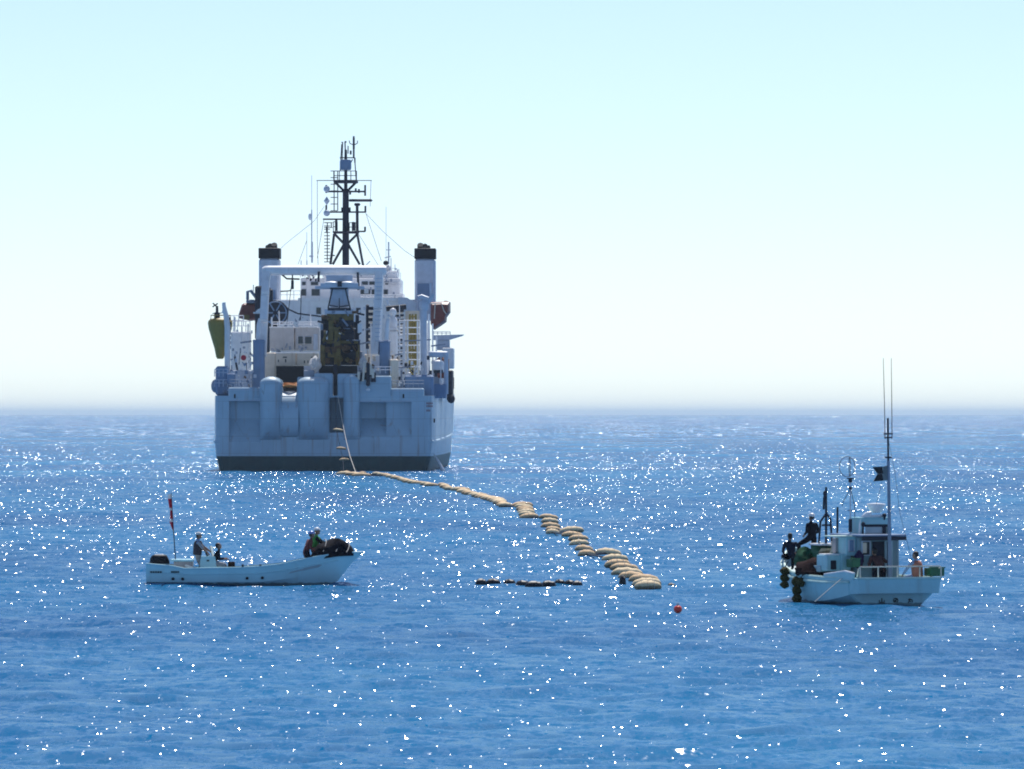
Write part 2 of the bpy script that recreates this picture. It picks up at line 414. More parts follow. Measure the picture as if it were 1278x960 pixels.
    def clusters(s):
        """groups of added shapes that touch one another"""
        bb = []
        for a, e in s.ch:
            c = np.array([tuple(v) for v in s.v[a:e]]); bb.append((c.min(0) - .01, c.max(0) + .01))
        par = list(range(len(bb)))
        def find(i):
            while par[i] != i: par[i] = par[par[i]]; i = par[i]
            return i
        for i in range(len(bb)):
            for j in range(i):
                if np.all(bb[i][0] <= bb[j][1]) and np.all(bb[j][0] <= bb[i][1]): par[find(i)] = find(j)
        g = {}
        for i in range(len(bb)): g.setdefault(find(i), []).append(i)
        return list(g.values())
    def build(s, name, mats, parent=None, **kw):
        if parent is not None and len(s.ch) > 1:
            cl = s.clusters()
            if len(cl) > 1:                     # pieces that do not touch are parts of their own
                first = None; own = np.zeros(len(s.v), int)
                for q, ids in enumerate(cl):
                    for i in ids: own[s.ch[i][0]:s.ch[i][1]] = q
                for q in range(len(cl)):
                    b = MB(); mp = {}
                    for i in np.nonzero(own == q)[0]: mp[int(i)] = len(b.v); b.v.append(s.v[i])
                    for f, sm, mi in zip(s.f, s.sm, s.mi):
                        if own[f[0]] == q: b.f.append([mp[i] for i in f]); b.sm.append(sm); b.mi.append(mi)
                    o = b.build(name, mats, parent, **kw); first = first or o
                return first
        o = bpy.data.objects.new(name, s.mesh(name, mats)); col.objects.link(o)
        if parent is not None: o.parent = parent
        for k, v in kw.items(): o[k] = v
        return o
def tag(o, label, cat, group=None):
    o['label'] = label; o['category'] = cat
    if group: o['group'] = group
    return o
def thing(name, label, cat, loc, rz=0, group=None):
    o = bpy.data.objects.new(name, None); col.objects.link(o); o.empty_display_size = .3
    o.location = loc; o.rotation_euler = (0, 0, rz)
    return tag(o, label, cat, group)
def mtx(o): return Matrix.Translation(o.location) @ o.rotation_euler.to_matrix().to_4x4()
def ray(px, py): return Vector(((px - 639) / FPX, 1, (HOR - py) / FPX))
EYE = Vector((0, 0, CAM_H))
def pix(o, px, py, y):
    """where the line of sight through a photograph point meets the local plane y = const of a thing"""
    iv = mtx(o).inverted(); e = iv @ EYE; d = (iv.to_3x3() @ ray(px, py)); t = (y - e.y) / d.y
    return e + d * t
def sea_at(px, py, z=0.): 
    d = ray(px, py); t = (z - CAM_H) / d.z
    return EYE + d * t
def boolean(o, cutters):
    """cut recesses into a mesh and keep only the result"""
    tmp = []
    for c in cutters:
        co = bpy.data.objects.new('cutter', c); col.objects.link(co); tmp.append(co)
        md = o.modifiers.new('cut', 'BOOLEAN'); md.operation = 'DIFFERENCE'; md.object = co; md.solver = 'EXACT'
        co.parent = o.parent
    bpy.context.view_layer.update()
    dg = bpy.context.evaluated_depsgraph_get()
    me = bpy.data.meshes.new_from_object(o.evaluated_get(dg), depsgraph=dg)
    o.modifiers.clear(); o.data = me
    for c in tmp: bpy.data.objects.remove(c)
    me.set_sharp_from_angle(angle=R(30))
# ------------------------------------------------------------------ the cable ship
SY = 698.6
ship = thing('cable_ship', 'large white cable laying ship seen from astern, twin black-topped funnels and dark lattice mast', 'ship',
             ((404 - 639) / FPX * SY, SY, 0), R(-0.6))
def P(px, py, y): return pix(ship, px, py, y)
def rb(mb, px0, px1, py0, py1, y, d, bev=0):
    a = P(px0, py1, y); b = P(px1, py0, y)
    return mb.box(a.x, b.x, y, y + d, a.z, b.z, bev=bev)
def pb(name, m, px0, px1, py0, py1, y, d, bev=0, parent=None, **kw):
    b = MB(); rb(b, px0, px1, py0, py1, y, d, bev); return b.build(name, M[m] if isinstance(m, str) else m, parent or ship, **kw)
def ln(mb, pts, r, n=5): return mb.tube([P(*p) for p in pts], r, n)

# hull: stations from the transom to the bow, white above a dark boot top
def hull_ring(y, hw, zt, zk, flare=0):
    half = [(hw * .80, -3), (hw - .75, -.9), (hw - .5, 0), (hw - .12, 1.62), (hw, zk), (hw + .16, zk + .05), (hw + .16, zk + .25), (hw + flare * .3, zk + .32), (hw + flare, zt)]
    return [Vector((-x, y, z)) for x, z in half[::-1]] + [Vector((x, y, z)) for x, z in half]
h = MB()
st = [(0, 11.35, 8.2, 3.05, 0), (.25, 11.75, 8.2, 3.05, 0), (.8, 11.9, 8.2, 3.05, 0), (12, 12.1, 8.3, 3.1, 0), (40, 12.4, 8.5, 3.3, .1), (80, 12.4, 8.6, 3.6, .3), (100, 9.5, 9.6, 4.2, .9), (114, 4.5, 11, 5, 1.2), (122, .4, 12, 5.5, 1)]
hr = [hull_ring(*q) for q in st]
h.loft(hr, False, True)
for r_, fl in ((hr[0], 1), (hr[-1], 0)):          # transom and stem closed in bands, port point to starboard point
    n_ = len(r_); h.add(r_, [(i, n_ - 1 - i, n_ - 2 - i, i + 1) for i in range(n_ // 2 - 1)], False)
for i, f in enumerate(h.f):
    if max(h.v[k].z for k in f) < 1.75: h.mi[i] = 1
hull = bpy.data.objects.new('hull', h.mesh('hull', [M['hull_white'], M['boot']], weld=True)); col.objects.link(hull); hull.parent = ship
hull.data.set_sharp_from_angle(angle=R(25))
# raised stern bulwark with the tall cable chutes
t = MB()
def stern(px0, px1, pyt, pyb, y=-.02, d=2.2, bev=.12): rb(t, px0, px1, pyt, pyb, y, d, bev)
stern(285, 331, 483.5, 497); stern(488, 529, 484.5, 497); stern(421, 488, 469, 497, -.03); stern(371, 415, 470.5, 497, -.03)
stern(392, 415, 466, 480, -.05); stern(421, 446, 466.5, 480, -.05); stern(328, 333, 480, 497, -.01)
t.build('stern_bulwark', M['hull_white'], ship)
cut = []
def cutter(px0, px1, py0, py1, d, y=-.5):
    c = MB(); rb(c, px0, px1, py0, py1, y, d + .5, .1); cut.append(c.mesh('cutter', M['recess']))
def slope_cut(px0, px1, py0, py1, d):
    """a recess that is deep under its top edge and runs out towards the bottom"""
    a = P(px0, py1, 0); c = P(px1, py0, 0); q = MB()
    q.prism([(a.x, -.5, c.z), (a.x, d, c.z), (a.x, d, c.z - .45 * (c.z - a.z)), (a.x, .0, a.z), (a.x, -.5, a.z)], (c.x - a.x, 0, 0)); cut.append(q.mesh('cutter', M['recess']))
slope_cut(286, 325, 500.5, 552, 1.6); slope_cut(449, 513.5, 501.5, 548, 1.0); slope_cut(449.5, 482, 502.5, 546, 2.6); cutter(409.5, 429.5, 496, 540, 4)
boolean(hull, cut)
def horn(px0, px1, pyt, k_=1, name='cable_chute'):
    """a rounded cable chute: bulges aft at the top and curves back into the transom below"""
    b = MB(); rings = []
    for py, pr in ((550, -.3), (547.5, .35), (544, .85), (539, 1.3), (532, 1.65), (522, 1.9), (510, 2.0), (497, 2.0)) + tuple((pyt + 11 * (1 - math.sin(R(d_))), .85 + 1.15 * math.cos(R(d_))) for d_ in (0, 20, 38, 52, 64, 75, 84, 90)) + ((pyt - .05, .1),):
        pr *= k_
        f = 0 if py > pyt + 8 else (pyt + 8 - py) / 8
        a = P(px0, py, 0).x + .9 * f ** 2.5; c = P(px1, py, 0).x - .9 * f ** 2.5; z = P(px0, py, 0).z; ring = []
        for k in range(13):
            u = math.pi * k / 12
            e_ = .62 if py < 490 else .62 + .9 * min(1, (py - 490) / 30)
            cx = -math.copysign(abs(math.cos(u)) ** (.62 if py < 490 else .8), math.cos(u)); sy = math.sin(u) ** e_
            ring.append(Vector(((a + c) / 2 + (c - a) / 2 * cx, -pr * sy, z)))
        rings.append(ring + [Vector((c, 2.4, z)), Vector((a, 2.4, z))])
    o = b.loft(rings, True, True).build(name, M['hull_white'], ship); o.data.set_sharp_from_angle(angle=R(75)); return o
horn(324.5, 352.5, 470.3); horn(370.5, 411, 470.6); horn(428.5, 449, 467.5, .4)
b = MB()                                       # roller trough between the chutes
pr = [Vector((P(350, 0, 0).x, 1.6 - 2.7 * math.sin(u), 5.9 + 2.8 * math.cos(u))) for u in (math.pi / 2 * k / 10 for k in range(11))] + [Vector((P(350, 0, 0).x, y_, z_)) for y_, z_ in ((-1.05, 5.2), (-.85, 4.5), (-.5, 3.95), (0, 3.7), (1.6, 3.7))]
b.prism(pr, (P(373, 0, 0).x - P(350, 0, 0).x, 0, 0)); b.sm = [True] * len(b.sm); b.build('roller_trough', M['hull_white'], ship)
# rust drips, fairleads, marks on the stern
b = MB()
for px, py in ((293, 494.5), (503.5, 494.5), (362, 539.5), (542, 525)):
    rb(b, px - 1, px + 1, py - 2.6, py + 2.6, -.08, .1, .04)
b.build('fairlead', M['black'], ship)
b = MB()
for row, n_, w in ((503.5, 5, 8.5), (507, 5, 8.5), (512.5, 3, 5.5)):
    for i in range(n_):
        x0 = 532 + w * i / n_; rb(b, x0, x0 + w / n_ * .7, row - 1.2, row + 1.2, -.03, .05)
b.x = None
b.build('stern_lettering', M['inkred'], ship)
b = MB(); rb(b, 283, 327, 486.6, 487.4, -.07, .06); rb(b, 490, 528, 487.8, 488.6, -.07, .06); rb(b, 285.5, 325.5, 499.6, 500.4, -.1, .1); rb(b, 448.5, 514, 500.6, 501.4, -.1, .1)
b.build('rubbing_strip', M['pale_grey'], ship)
# bilge water running out at the quarter
b = MB()
for q in range(5):
    o_ = rnd.uniform(-.15, .15)
    b.tube([(11.95, 1.5, 1.9), (12.3 + o_, 1.4 + o_, 1.2), (12.7 + o_, 1.3, .5), (12.9 + 1.5 * o_, 1.2, 0)], [.05, .09, .12, .18], 5)
tag(b.build('discharge_water', M['foam'], None), 'thin white stream of water running from the hull at the stern quarter', 'water stream')
bpy.data.objects['discharge_water'].location = ship.location; bpy.data.objects['discharge_water'].rotation_euler = ship.rotation_euler

# working deck, deckhouses
b = MB(); b.box(-11.6, 11.6, 2, 60, 8.0, 8.25); b.box(-11.9, 11.9, 34, 110, 8.2, 11.2); b.build('deck', M['grey'], ship)
dh = MB()
rb(dh, 338, 521, 374, 470, 38, 24, .1); rb(dh, 372, 497, 372, 376, 37.6, 3)
dh_o = dh.build('deckhouse', M['white'], ship)
pb('bridge_block', 'white', 375, 499, 347, 374.5, 44, 14, .1); pb('bridge_block', 'white', 404, 496, 338, 347.5, 47, 8, .1)
pb('bridge_wing', 'white', 497, 503, 366, 375, 44, 8, .05)
b = MB(); b.prism([P(497, 371, 36), P(508, 371.5, 36), P(519, 378.5, 36), P(519, 389, 36), P(497, 389, 36)], (0, 5, 0)); b.build('funnel_casing', M['pale_grey'], ship)
def window(px0, px1, py0, py1, y, m='glass', parent=None):
    f = pb('window', 'pale_grey', px0 - .5, px1 + .5, py0 - .5, py1 + .5, y - .06, .1, 0, parent)
    pb('pane', m, px0, px1, py0, py1, y - .1, .05, 0, f)
for q in ((377, 381.5, 352, 356), (388, 397, 352, 356), (376.5, 382, 361, 369), (389, 399, 361, 369), (451.5, 459, 351.5, 355.5), (461, 469, 351.5, 355.5), (480, 485, 351.5, 355.5), (450, 462, 361.5, 368), (464, 469, 361.5, 368), (479, 484, 361.5, 368)): window(*q, 44)
window(455, 459.5, 361, 366, 43.9, 'paleglass')
for q in ((395, 400.5, 384, 392), (444.5, 450, 384.5, 391.5)): window(*q, 38)
# open rails along the deckhouse tops
def rail(name, pts, hpx=7, step=6, m='white', r=.04):
    b = MB()
    for (x0, y0), (x1, y1), y in pts:
        n_ = max(2, int(abs(x1 - x0) / step))
        for k in range(n_ + 1):
            u = k / n_; px = x0 + (x1 - x0) * u; py = y0 + (y1 - y0) * u
            ln(b, [(px, py, y), (px, py - hpx, y)], r, 4)
        for f in (1, .55): ln(b, [(x0, y0 - hpx * f, y), (x1, y1 - hpx * f, y)], r, 4)
    return b.build(name, M[m], ship)
rail('railing', [((350, 374), (375, 374), 38.2)], 11, 8)
rail('railing', [((452, 345), (478, 342), 47.5), ((478, 342), (498, 345), 47.5)], 9, 5, 'white')
rail('railing', [((375, 346.5), (403, 346.5), 44.2), ((450, 374), (500, 374), 37.9), ((480, 359), (500, 359), 43.8)], 6, 5)
rail('railing', [((455, 338), (479, 338), 9.2)], 6, 4, 'dark', .05)
rail('railing', [((447, 466), (488, 466), 1.6)], 8, 6, 'pale_grey', .035)
rail('railing', [((489, 484), (529, 484), 1.6)], 9, 6, 'grey', .035); rail('railing', [((287, 483), (316, 483), 1.6)], 9, 6, 'grey', .035)
rail('railing', [((340, 408), (366, 408), 14.2), ((373, 408), (397, 408), 14.2)], 6, 6, 'white', .04)
b = MB()
for px, y0, y1, y in ((455, 466, 398, 11), (463, 470, 404, 10), (480, 466, 392, 12), (499, 470, 380, 15), (503, 476, 404, 9), (536, 476, 392, 10), (544, 470, 420, 12), (550, 480, 446, 7), (340, 440, 396, 20), (349, 409, 388, 18), (388, 409, 392, 16), (302, 470, 408, 12), (309, 476, 404, 10), (293, 414, 396, 15)): ln(b, [(px, y0, y), (px + rnd.uniform(-1, 1), y1, y)], rnd.uniform(.06, .13), 6)
b.build('vertical_pipe', M['white'], ship)
b = MB()
for (x0, y0), (x1, y1), y in (((447, 430), (466, 426), 11), ((478, 446), (500, 442), 10), ((500, 426), (538, 424), 9.5), ((482, 400), (500, 396), 13), ((300, 428), (314, 426), 10), ((452, 412), (468, 410), 12), ((538, 432), (556, 430), 9), ((484, 460), (512, 458), 7)): ln(b, [(x0, y0, y), (x1, y1, y)], rnd.uniform(.06, .12), 6)
b.build('horizontal_pipe', M['grey'], ship)
b = MB(); rb(b, 453, 480, 336, 338.3, 8.5, 2.5); rb(b, 456, 463, 333, 336, 9, 1); rb(b, 468, 477, 332.5, 336, 9, 1); b.build('beam_platform', M['dark'], ship)

# funnels
def funnel(px0, px1, pc, pt, pbt, y, side):
    f = MB()
    a = P(px0, pbt, y); c = P(px1, pt, y)
    f.box(a.x, c.x, y, y + 4.2, a.z, P(px0, pc, y).z, bev=.22)
    fo = f.build('funnel', M['pale_grey'], ship)
    g = MB(); g.box(a.x - .04, c.x + .04, y - .04, y + 4.24, P(px0, pc, y).z + .003, c.z, bev=.05)
    mx_ = (a.x + c.x) / 2
    for k, (dx, r_) in enumerate(((-.55 * side, .36), (-.05 * side, .34), (.35 * side, .22))):
        g.tube([(mx_ - dx, y + 1.2 + k, c.z - .3), (mx_ - dx, y + 1.2 + k, c.z + .1), (mx_ - dx, y + .9 + k, c.z + .42 - .1 * k)], r_, 8)
    g.build('funnel_cap', M['black'], fo)
    return fo
f1 = funnel(323, 348.5, 322.5, 309.5, 400, 40, 1); f2 = funnel(517.5, 543.2, 323, 309.8, 400, 40, -1)
pb('vent_grille', 'blue_grey', 521, 538, 354, 371, 39.9, .08, 0, f2)
pb('vent_grille', 'blue_grey', 326, 344, 362, 374, 39.9, .08, 0, f1)

# stern gantry
g = MB()
a = P(327, 331.5, 7); c = P(482, 343.5, 7)
g.loft([[Vector((x, 7 + .65 + (.65 * s_) * math.cos(u), (a.z + c.z) / 2 + (a.z - c.z) / 2 * s_ * math.sin(u))) for u in (2 * math.pi * k / 12 for k in range(12))] for x, s_ in ((a.x, .6), (a.x + .25, .9), (a.x + .7, 1), (c.x - .3, 1), (c.x, .85))], True, True)
g.build('gantry_beam', M['white'], ship)
def leg(p0, p1, w, y0, y1, name, m='white', hw=None):
    return MB().bar(P(*p0, y0), P(*p1, y1), w, hw or w).build(name, M[m], ship)
for (x0, y0, x1, y1) in ((332.5, 341, 331, 366), (331, 364, 329.3, 400), (329.4, 398, 327.5, 444)):
    leg((x0, y0), (x1, y1), .82, 7.4, 6.2, 'gantry_leg')
b = MB(); rb(b, 327, 337.5, 339, 349, 7, 1.1, .1); rb(b, 316, 328.5, 389.5, 391.5, 6.6, .6); b.prism([P(317, 391, 6.6), P(326, 391, 6.6), P(326, 384, 6.6), P(322, 386, 6.6)], (0, .8, 0)); b.build('gantry_bracket', M['white'], ship)
for (x0, y0, x1, y1) in ((473.3, 341, 472, 385), (472, 384, 468.5, 443)):
    leg((x0, y0), (x1, y1), .85, 7.4, 6.3, 'gantry_leg')
b = MB()
for k in range(16): rb(b, 468.5 + (0 if k < 8 else -.5), 476.8 - k * .15, 347 + k * 5.2, 348 + k * 5.2, 6.1, .12)
b.build('leg_stiffener', M['pale_grey'], ship)
for x0, x1, s_ in ((315.5, 330, 0), (473.5, 486.5, 1)):
    b = MB(); rb(b, x0, x1, 424 + s_ * 2, 486, 5.2, 1.6, .15); rb(b, x0 - .5, x1 + .5, 424 + s_, 427 + s_, 5.1, 1.8, .1); b.build('gantry_pedestal', M['blue_grey'], ship)
    b = MB(); c0 = P((x0 + x1) / 2 - 1 + 3 * s_, 424, 6); 
    b.tube([c0, c0 + Vector((.1, 0, 1.6)), c0 + Vector((.2, .2, 2.3))], [.27, .24, .17], 10); b.build('hydraulic_ram', M['white'], ship)
# hanging hook gear under the beam
b = MB()
ln(b, [(365, 343, 7.5), (365, 351, 7.5)], .08); ln(b, [(365, 350, 7.5), (365, 361, 7.5)], .16, 8)
ln(b, [(352, 343, 7.6), (358, 348, 7.6), (374, 348.5, 7.6)], .1); ln(b, [(350, 364, 20), (362, 363, 20), (365, 358, 10)], .07)
ln(b, [(398, 339, 6.9), (397.5, 352, 6.9)], .13); ln(b, [(446.5, 340, 6.9), (447.5, 362, 6.9)], .13)
b.build('hook_gear', M['dark'], ship)
b = MB(); ln(b, [(353, 379, 22), (360, 386, 21), (372, 391.5, 20), (400, 395, 18)], .09)
ln(b, [(364, 352, 7.5), (361, 380, 12), (358, 405, 15)], .04); ln(b, [(376, 362, 20), (375, 400, 20)], .05); b.build('hose', M['dark'], ship)

# mast: pole, tripod legs, platforms, yards, radar, ladders, aerials
my = 56
mast = MB(); ln(mast, [(431.5, 331, my), (431.5, 240, my)], [.42, .38], 10); ln(mast, [(431.5, 240, my), (431.5, 187, my)], [.22, .15], 8)
mo = mast.build('mast', M['mast'], ship)
b = MB()
for q in ((( 431, 302), (415.5, 330)), ((433, 302), (449, 330)), ((428, 303), (417.5, 292)), ((435, 303), (446, 292)), ((417, 292), (412.5, 330)), ((446, 292), (453.5, 332)), ((429, 238), (419, 228)), ((434, 238), (444, 228))):
    ln(b, [(*q[0], my), (*q[1], my + rnd.uniform(-1.5, 1.5))], .155)
ln(b, [(413, 319, my), (418, 319, my)], .08)
b.build('mast_strut', M['mast'], mo)
b = MB(); 
for x0, x1, y0, y1 in ((416, 446, 224.5, 228), (415, 447.5, 288.5, 291)): rb(b, x0, x1, y0, y1, my - 1.5, 3, .08)
b.build('mast_platform', M['mast'], mo)
def fence_(x0, x1, yb, yt, y, n_):
    b = MB()
    for k in range(n_ + 1): ln(b, [(x0 + (x1 - x0) * k / n_, yb, y), (x0 + (x1 - x0) * k / n_, yt, y)], .05, 4)
    for f in (0, .5): ln(b, [(x0, yt + (yb - yt) * f, y), (x1, yt + (yb - yt) * f, y)], .045, 4)
    return b
fence_(416.5, 445, 225, 213.5, my - 1.4, 4).build('platform_rail', M['mast'], mo); fence_(436, 447, 289, 278, my - 1.4, 3).build('platform_rail', M['mast'], mo); fence_(416, 421, 289, 277, my - 1.4, 2).build('platform_rail', M['mast'], mo)
b = MB()
for x0, x1, y0, r_ in ((395, 464, 225.4, .05), (406.5, 456.5, 239.2, .11), (406.5, 456, 264.8, .10), (403, 428, 273.7, .10), (446, 456, 289, .10), (424, 443, 197, .07)): ln(b, [(x0, y0, my - .3), (x1, y0, my - .3)], r_)
b.build('yard', M['mast'], mo)
b = MB()
for px, y0, y1 in ((407.2, 231, 241), (455.7, 231, 244.5), (407.2, 256, 266), (456, 257, 265.5), (455.6, 283, 289), (427, 259, 264), (436.5, 259, 264), (437, 238, 243), (444, 235, 239), (448, 236, 241), (437.7, 188, 193), (408, 283, 290)): ln(b, [(px, y1, my - .3), (px, y0, my - .3)], .13, 6)
b.build('navigation_light', M['mast'], mo)
b = MB(); ln(b, [(446, 290, my), (445.7, 254, my)], .17, 8); rb(b, 442, 449.5, 253.5, 257, my - .3, .7, .1); rb(b, 439, 442.5, 277, 288, my - .5, .8); rb(b, 418, 421, 274, 288, my - .5, .8, .1); b.build('radar_post', M['mast'], mo)
rdr = MB(); rb(rdr, 435, 464.8, 248.5, 251.8, my - .4, .5, .12); rdr.build('radar_scanner', M['mast'], mo)
b = MB(); c0 = P(431.5, 213, my); b.lathe([(0.05, 0), (.62, .05), (.68, .3), (.68, 1.05), (.6, 1.25), (.05, 1.3)], (c0.x, my - .5, c0.z)); b.build('radome', M['blue_grey'], mo)
b = MB()
for p0, p1, r_ in (((441.5, 197), (441.5, 170), .085), ((441.5, 186), (441.5, 172), .1), ((427, 200), (427.6, 178), .05), ((431, 190), (430.5, 177), .06), ((434.4, 192), (434.4, 182), .05), ((442.8, 197), (443, 203), .07), ((444.5, 225), (442.8, 200), .05), ((424.6, 213), (426.5, 180), .05), ((436, 207), (440, 199), .05), ((441, 181), (436.6, 179), .04), ((442, 181), (446, 179), .04), ((446, 179), (446.2, 175.5), .04), ((436.6, 179), (435.8, 175.5), .04), ((430, 177.2), (432.4, 177.2), .08), ((426.3, 178.2), (428, 177.8), .07)): ln(b, [(*p0, my), (*p1, my)], r_ * 1.35)
b.build('aerial', M['mast'], mo)
def ladder(x0, x1, y0, y1, stile, step=4.2):
    b = MB()
    for px in stile: ln(b, [(px, y1, my + .6), (px, y0, my + .6)], .06, 4)
    n_ = int((y1 - y0) / step)
    for k in range(n_ + 1): ln(b, [(x0, y0 + (y1 - y0) * k / n_, my + .6), (x1, y0 + (y1 - y0) * k / n_, my + .6)], .05, 4)
    return b.build('mast_ladder', M['mast'], mo)
ladder(404.5, 412, 278, 327, (408.5,), 4); ladder(404.5, 415, 278, 284, (413.5,)); ladder(412.5, 421.5, 213.5, 263, (417, 421.5), 8.2)
b = MB()
for p in (((349, 311.5, 41), (357, 304, 43), (392, 276, 50), (404.5, 258, my)), ((517, 321, 41), (505, 313, 43), (478, 289, 50), (457, 267, my)), ((456.5, 266, my), (476, 326, 46)), ((446, 290, my), (472, 331, 46)), ((396, 226, my), (396, 300, my), (397, 331, my)), ((463, 226, my), (462, 258, my)), ((404, 275, my), (396, 322, 50)), ((383, 300, 52), (372, 330, 45))):
    ln(b, p, .028, 4)
b.build('stay_wire', M['mast'], mo)
# signal shapes hoisted on the mast
for i, (py, kind, lab) in enumerate(((236, 0, 'upper of two pale grey signal balls hoisted on the ship mast'), (250.8, 1, 'pale grey diamond signal shape hoisted between two balls on the ship mast'), (266, 0, 'lower of two pale grey signal balls hoisted on the ship mast'))):
    b = MB(); c0 = P(407.8, py, my - .6)
    if kind: b.lathe([(.02, -.5), (.36, 0), (.02, .5)], (0, 0, 0), 10)
    else: b.ell((0, 0, 0), .38, 12, 9)
    o = tag(b.build('signal_shape', M['pale_grey']), lab, 'signal shape', 'signal shapes on the ship mast'); o.location = mtx(ship) @ c0
b = MB()
for px, y0, y1, r_ in ((389, 328, 262, .07), (389.4, 328, 302, .12), (389, 264, 219, .03), (382.9, 330, 290, .03), (375.8, 331, 325, .05), (383, 331, 325, .06), (481.8, 330, 258, .025), (485, 330, 302, .09), (493, 346, 330, .04), (488, 346, 322, .05), (500, 365, 340, .03)): ln(b, [(px, y0, 48), (px, y1, 48)], r_)
ln(b, [(386, 320, 48), (391, 320, 48)], .1); ln(b, [(480, 322, 48), (488, 320, 48)], .06); ln(b, [(482, 312, 48), (488, 312, 48)], .05); ln(b, [(457, 331, 40), (462, 326, 40)], .06)
b.build('whip_aerial', M['pale_grey'], ship)
b = MB(); b.ell(P(481.5, 328.3, 47.5), (.32, .32, .28)); b.build('searchlight', M['black'], ship)
b = MB(); b.ell(P(387, 270.5, 49), (.22, .22, .42)); b.ell(P(484, 337, 48), (.5, .5, .6)); b.build('satellite_dome', M['white'], ship)

# cable plough hanging in the gantry
plough = thing('cable_plough', 'dark olive cable plough with pale crossbar hanging under the ship stern gantry', 'plough', mtx(ship) @ P(424, 470, 5.5), R(-0.6))
def PP(px, py, y): return pix(plough, px, py, y)
def qb(mb, px0, px1, py0, py1, y, d, bev=.05):
    a = PP(px0, py1, y); c = PP(px1, py0, y); return mb.box(a.x, c.x, y, y + d, a.z, c.z, bev=bev)
def qbuild(name, m, rects):
    b = MB()
    for r_ in rects: qb(b, *r_)
    return b.build(name, M[m], plough)
qbuild('crossbar', 'pale_grey', [(400, 447, 353, 359, -.3, .6), (393, 455, 357, 361, .3, .4), (407, 440, 343, 353, .1, .5)])
b = MB(); 
for px in (413.5, 433.5): b.ell(PP(px, 353, -.35), (.75, .3, .17), 10, 6)
b.build('crossbar_float', M['white'], plough)
b = MB(); b.bar(PP(424, 351, -.4), PP(424, 358, -.4), .45, .4)
for p0, p1, w in (((415, 360), (409.5, 385), .16), ((431, 360), (437, 385), .16), ((409, 386), (438, 386), .3), ((412, 360), (434, 360), .2), ((411, 381), (422, 383), .12), ((424, 383), (436, 381), .12), ((423.5, 372), (423.5, 388), .1)): b.bar(PP(*p0, -.1), PP(*p1, -.1), w)
b.build('lifting_frame', M['dark'], plough)
qbuild('sheave_plate', 'pale_grey', [(412, 435, 361, 384, .5, .3), (405, 441, 386, 392, -.2, .6)])
qbuild('machinery_or_backing', 'dark', [(411, 441, 396, 410, 0, 1.6), (424, 442, 410, 424, -.1, 1.6), (400, 412, 412, 440, 0, 1.4), (432, 449, 425, 450, .1, 1.4), (414, 424, 420, 436, -.2, 1.2), (423.5, 427, 396, 408, -.4, .4)])
qbuild('machinery_or_backing', 'dark', [(401, 448, 393, 456, 1.9, .5)])  # plain dark backing added to darken the gaps in the plough
qbuild('body_frame', 'olive', [(408, 442, 391, 400, -.1, 1), (410, 423, 400, 414, -.15, .8), (399.5, 405.5, 430, 458, -.3, .7), (417, 425, 405, 470, -.3, .7), (444, 448.5, 430, 456, -.2, .7), (403, 447, 425, 429, -.2, .5), (404, 416, 413, 425, -.25, .4), (409, 419, 440, 446, -.25, .4)])
qbuild('side_bar', 'rust', [(406, 420, 433, 440, -.4, .3), (424, 434, 430, 436, -.4, .3), (406, 412, 447, 454, -.3, .3)])
qbuild('depressor_arm', 'dark', [(416.2, 421, 455, 494, -2.4, .5)])
qbuild('hydraulic_cylinder', 'white', [(407, 409, 413, 424, -.5, .25), (423, 427, 414.5, 417, -.5, .25), (446.2, 452, 404, 416, -.2, .5), (441.5, 443.5, 385, 402, -.4, .25)])
qbuild('hydraulic_pipe', 'grey', [(424, 444, 409.5, 411, -.35, .2), (432, 450, 424, 425.5, -.35, .2), (414, 418, 388, 391, -.5, .3), (400, 403, 404, 412, -.4, .4), (428, 440, 437, 438.5, -.3, .2)])

for k in range(26):
    px, py = rnd.uniform(402, 446), rnd.uniform(390, 454); a = PP(px, py, -.45 - rnd.random() * .2); c = PP(px + rnd.uniform(-9, 9), py + rnd.uniform(-9, 9), -.5)
    b = MB(); b.tube([a, c], rnd.uniform(.06, .16), 6); b.build('hose_and_bar', M[rnd.choice(['dark', 'dark', 'olive', 'rust', 'grey', 'orange'][:5])], plough)
for k in range(9):
    b = MB(); b.lump(PP(rnd.uniform(403, 446), rnd.uniform(394, 452), -.3), (rnd.uniform(.2, .5), .3, rnd.uniform(.2, .5)), 60 + k, 10, 7, .5); b.build('wrapped_gear', M[rnd.choice(['dark', 'netbrown', 'rust', 'olive'])], plough)
# deck cargo and machinery
c1 = thing('control_cabin', 'grey white cabin with two dark windows on the ship deck behind the gantry', 'cabin', mtx(ship) @ P(367, 438, 14), R(-0.6))
def CB(parent, name, m, px0, px1, py0, py1, y, d, bev=.04):
    a = pix(parent, px0, py1, y); c = pix(parent, px1, py0, y); return MB().box(a.x, c.x, y, y + d, a.z, c.z, bev=bev).build(name, M[m], parent)
CB(c1, 'wall', 'cabin', 336.5, 367, 409, 438, 0, 3); CB(c1, 'wall', 'cabin', 368.5, 398.5, 409, 438, .15, 3); CB(c1, 'roof', 'white', 336, 367.5, 407.8, 409.3, -.1, 3.2); CB(c1, 'roof', 'white', 373, 396, 407.5, 409.2, -.1, 3.2)
for q in ((372, 378, 420, 429), (380.5, 389, 420.5, 429)):
    f = CB(c1, 'window', 'white', q[0] - .6, q[1] + .6, q[2] - .6, q[3] + .6, .06, .1); a = CB(c1, 'pane', 'glass', *q, .02, .06); a.parent = f
CB(c1, 'door', 'pale_grey', 391, 396.5, 417, 437, .08, .08)
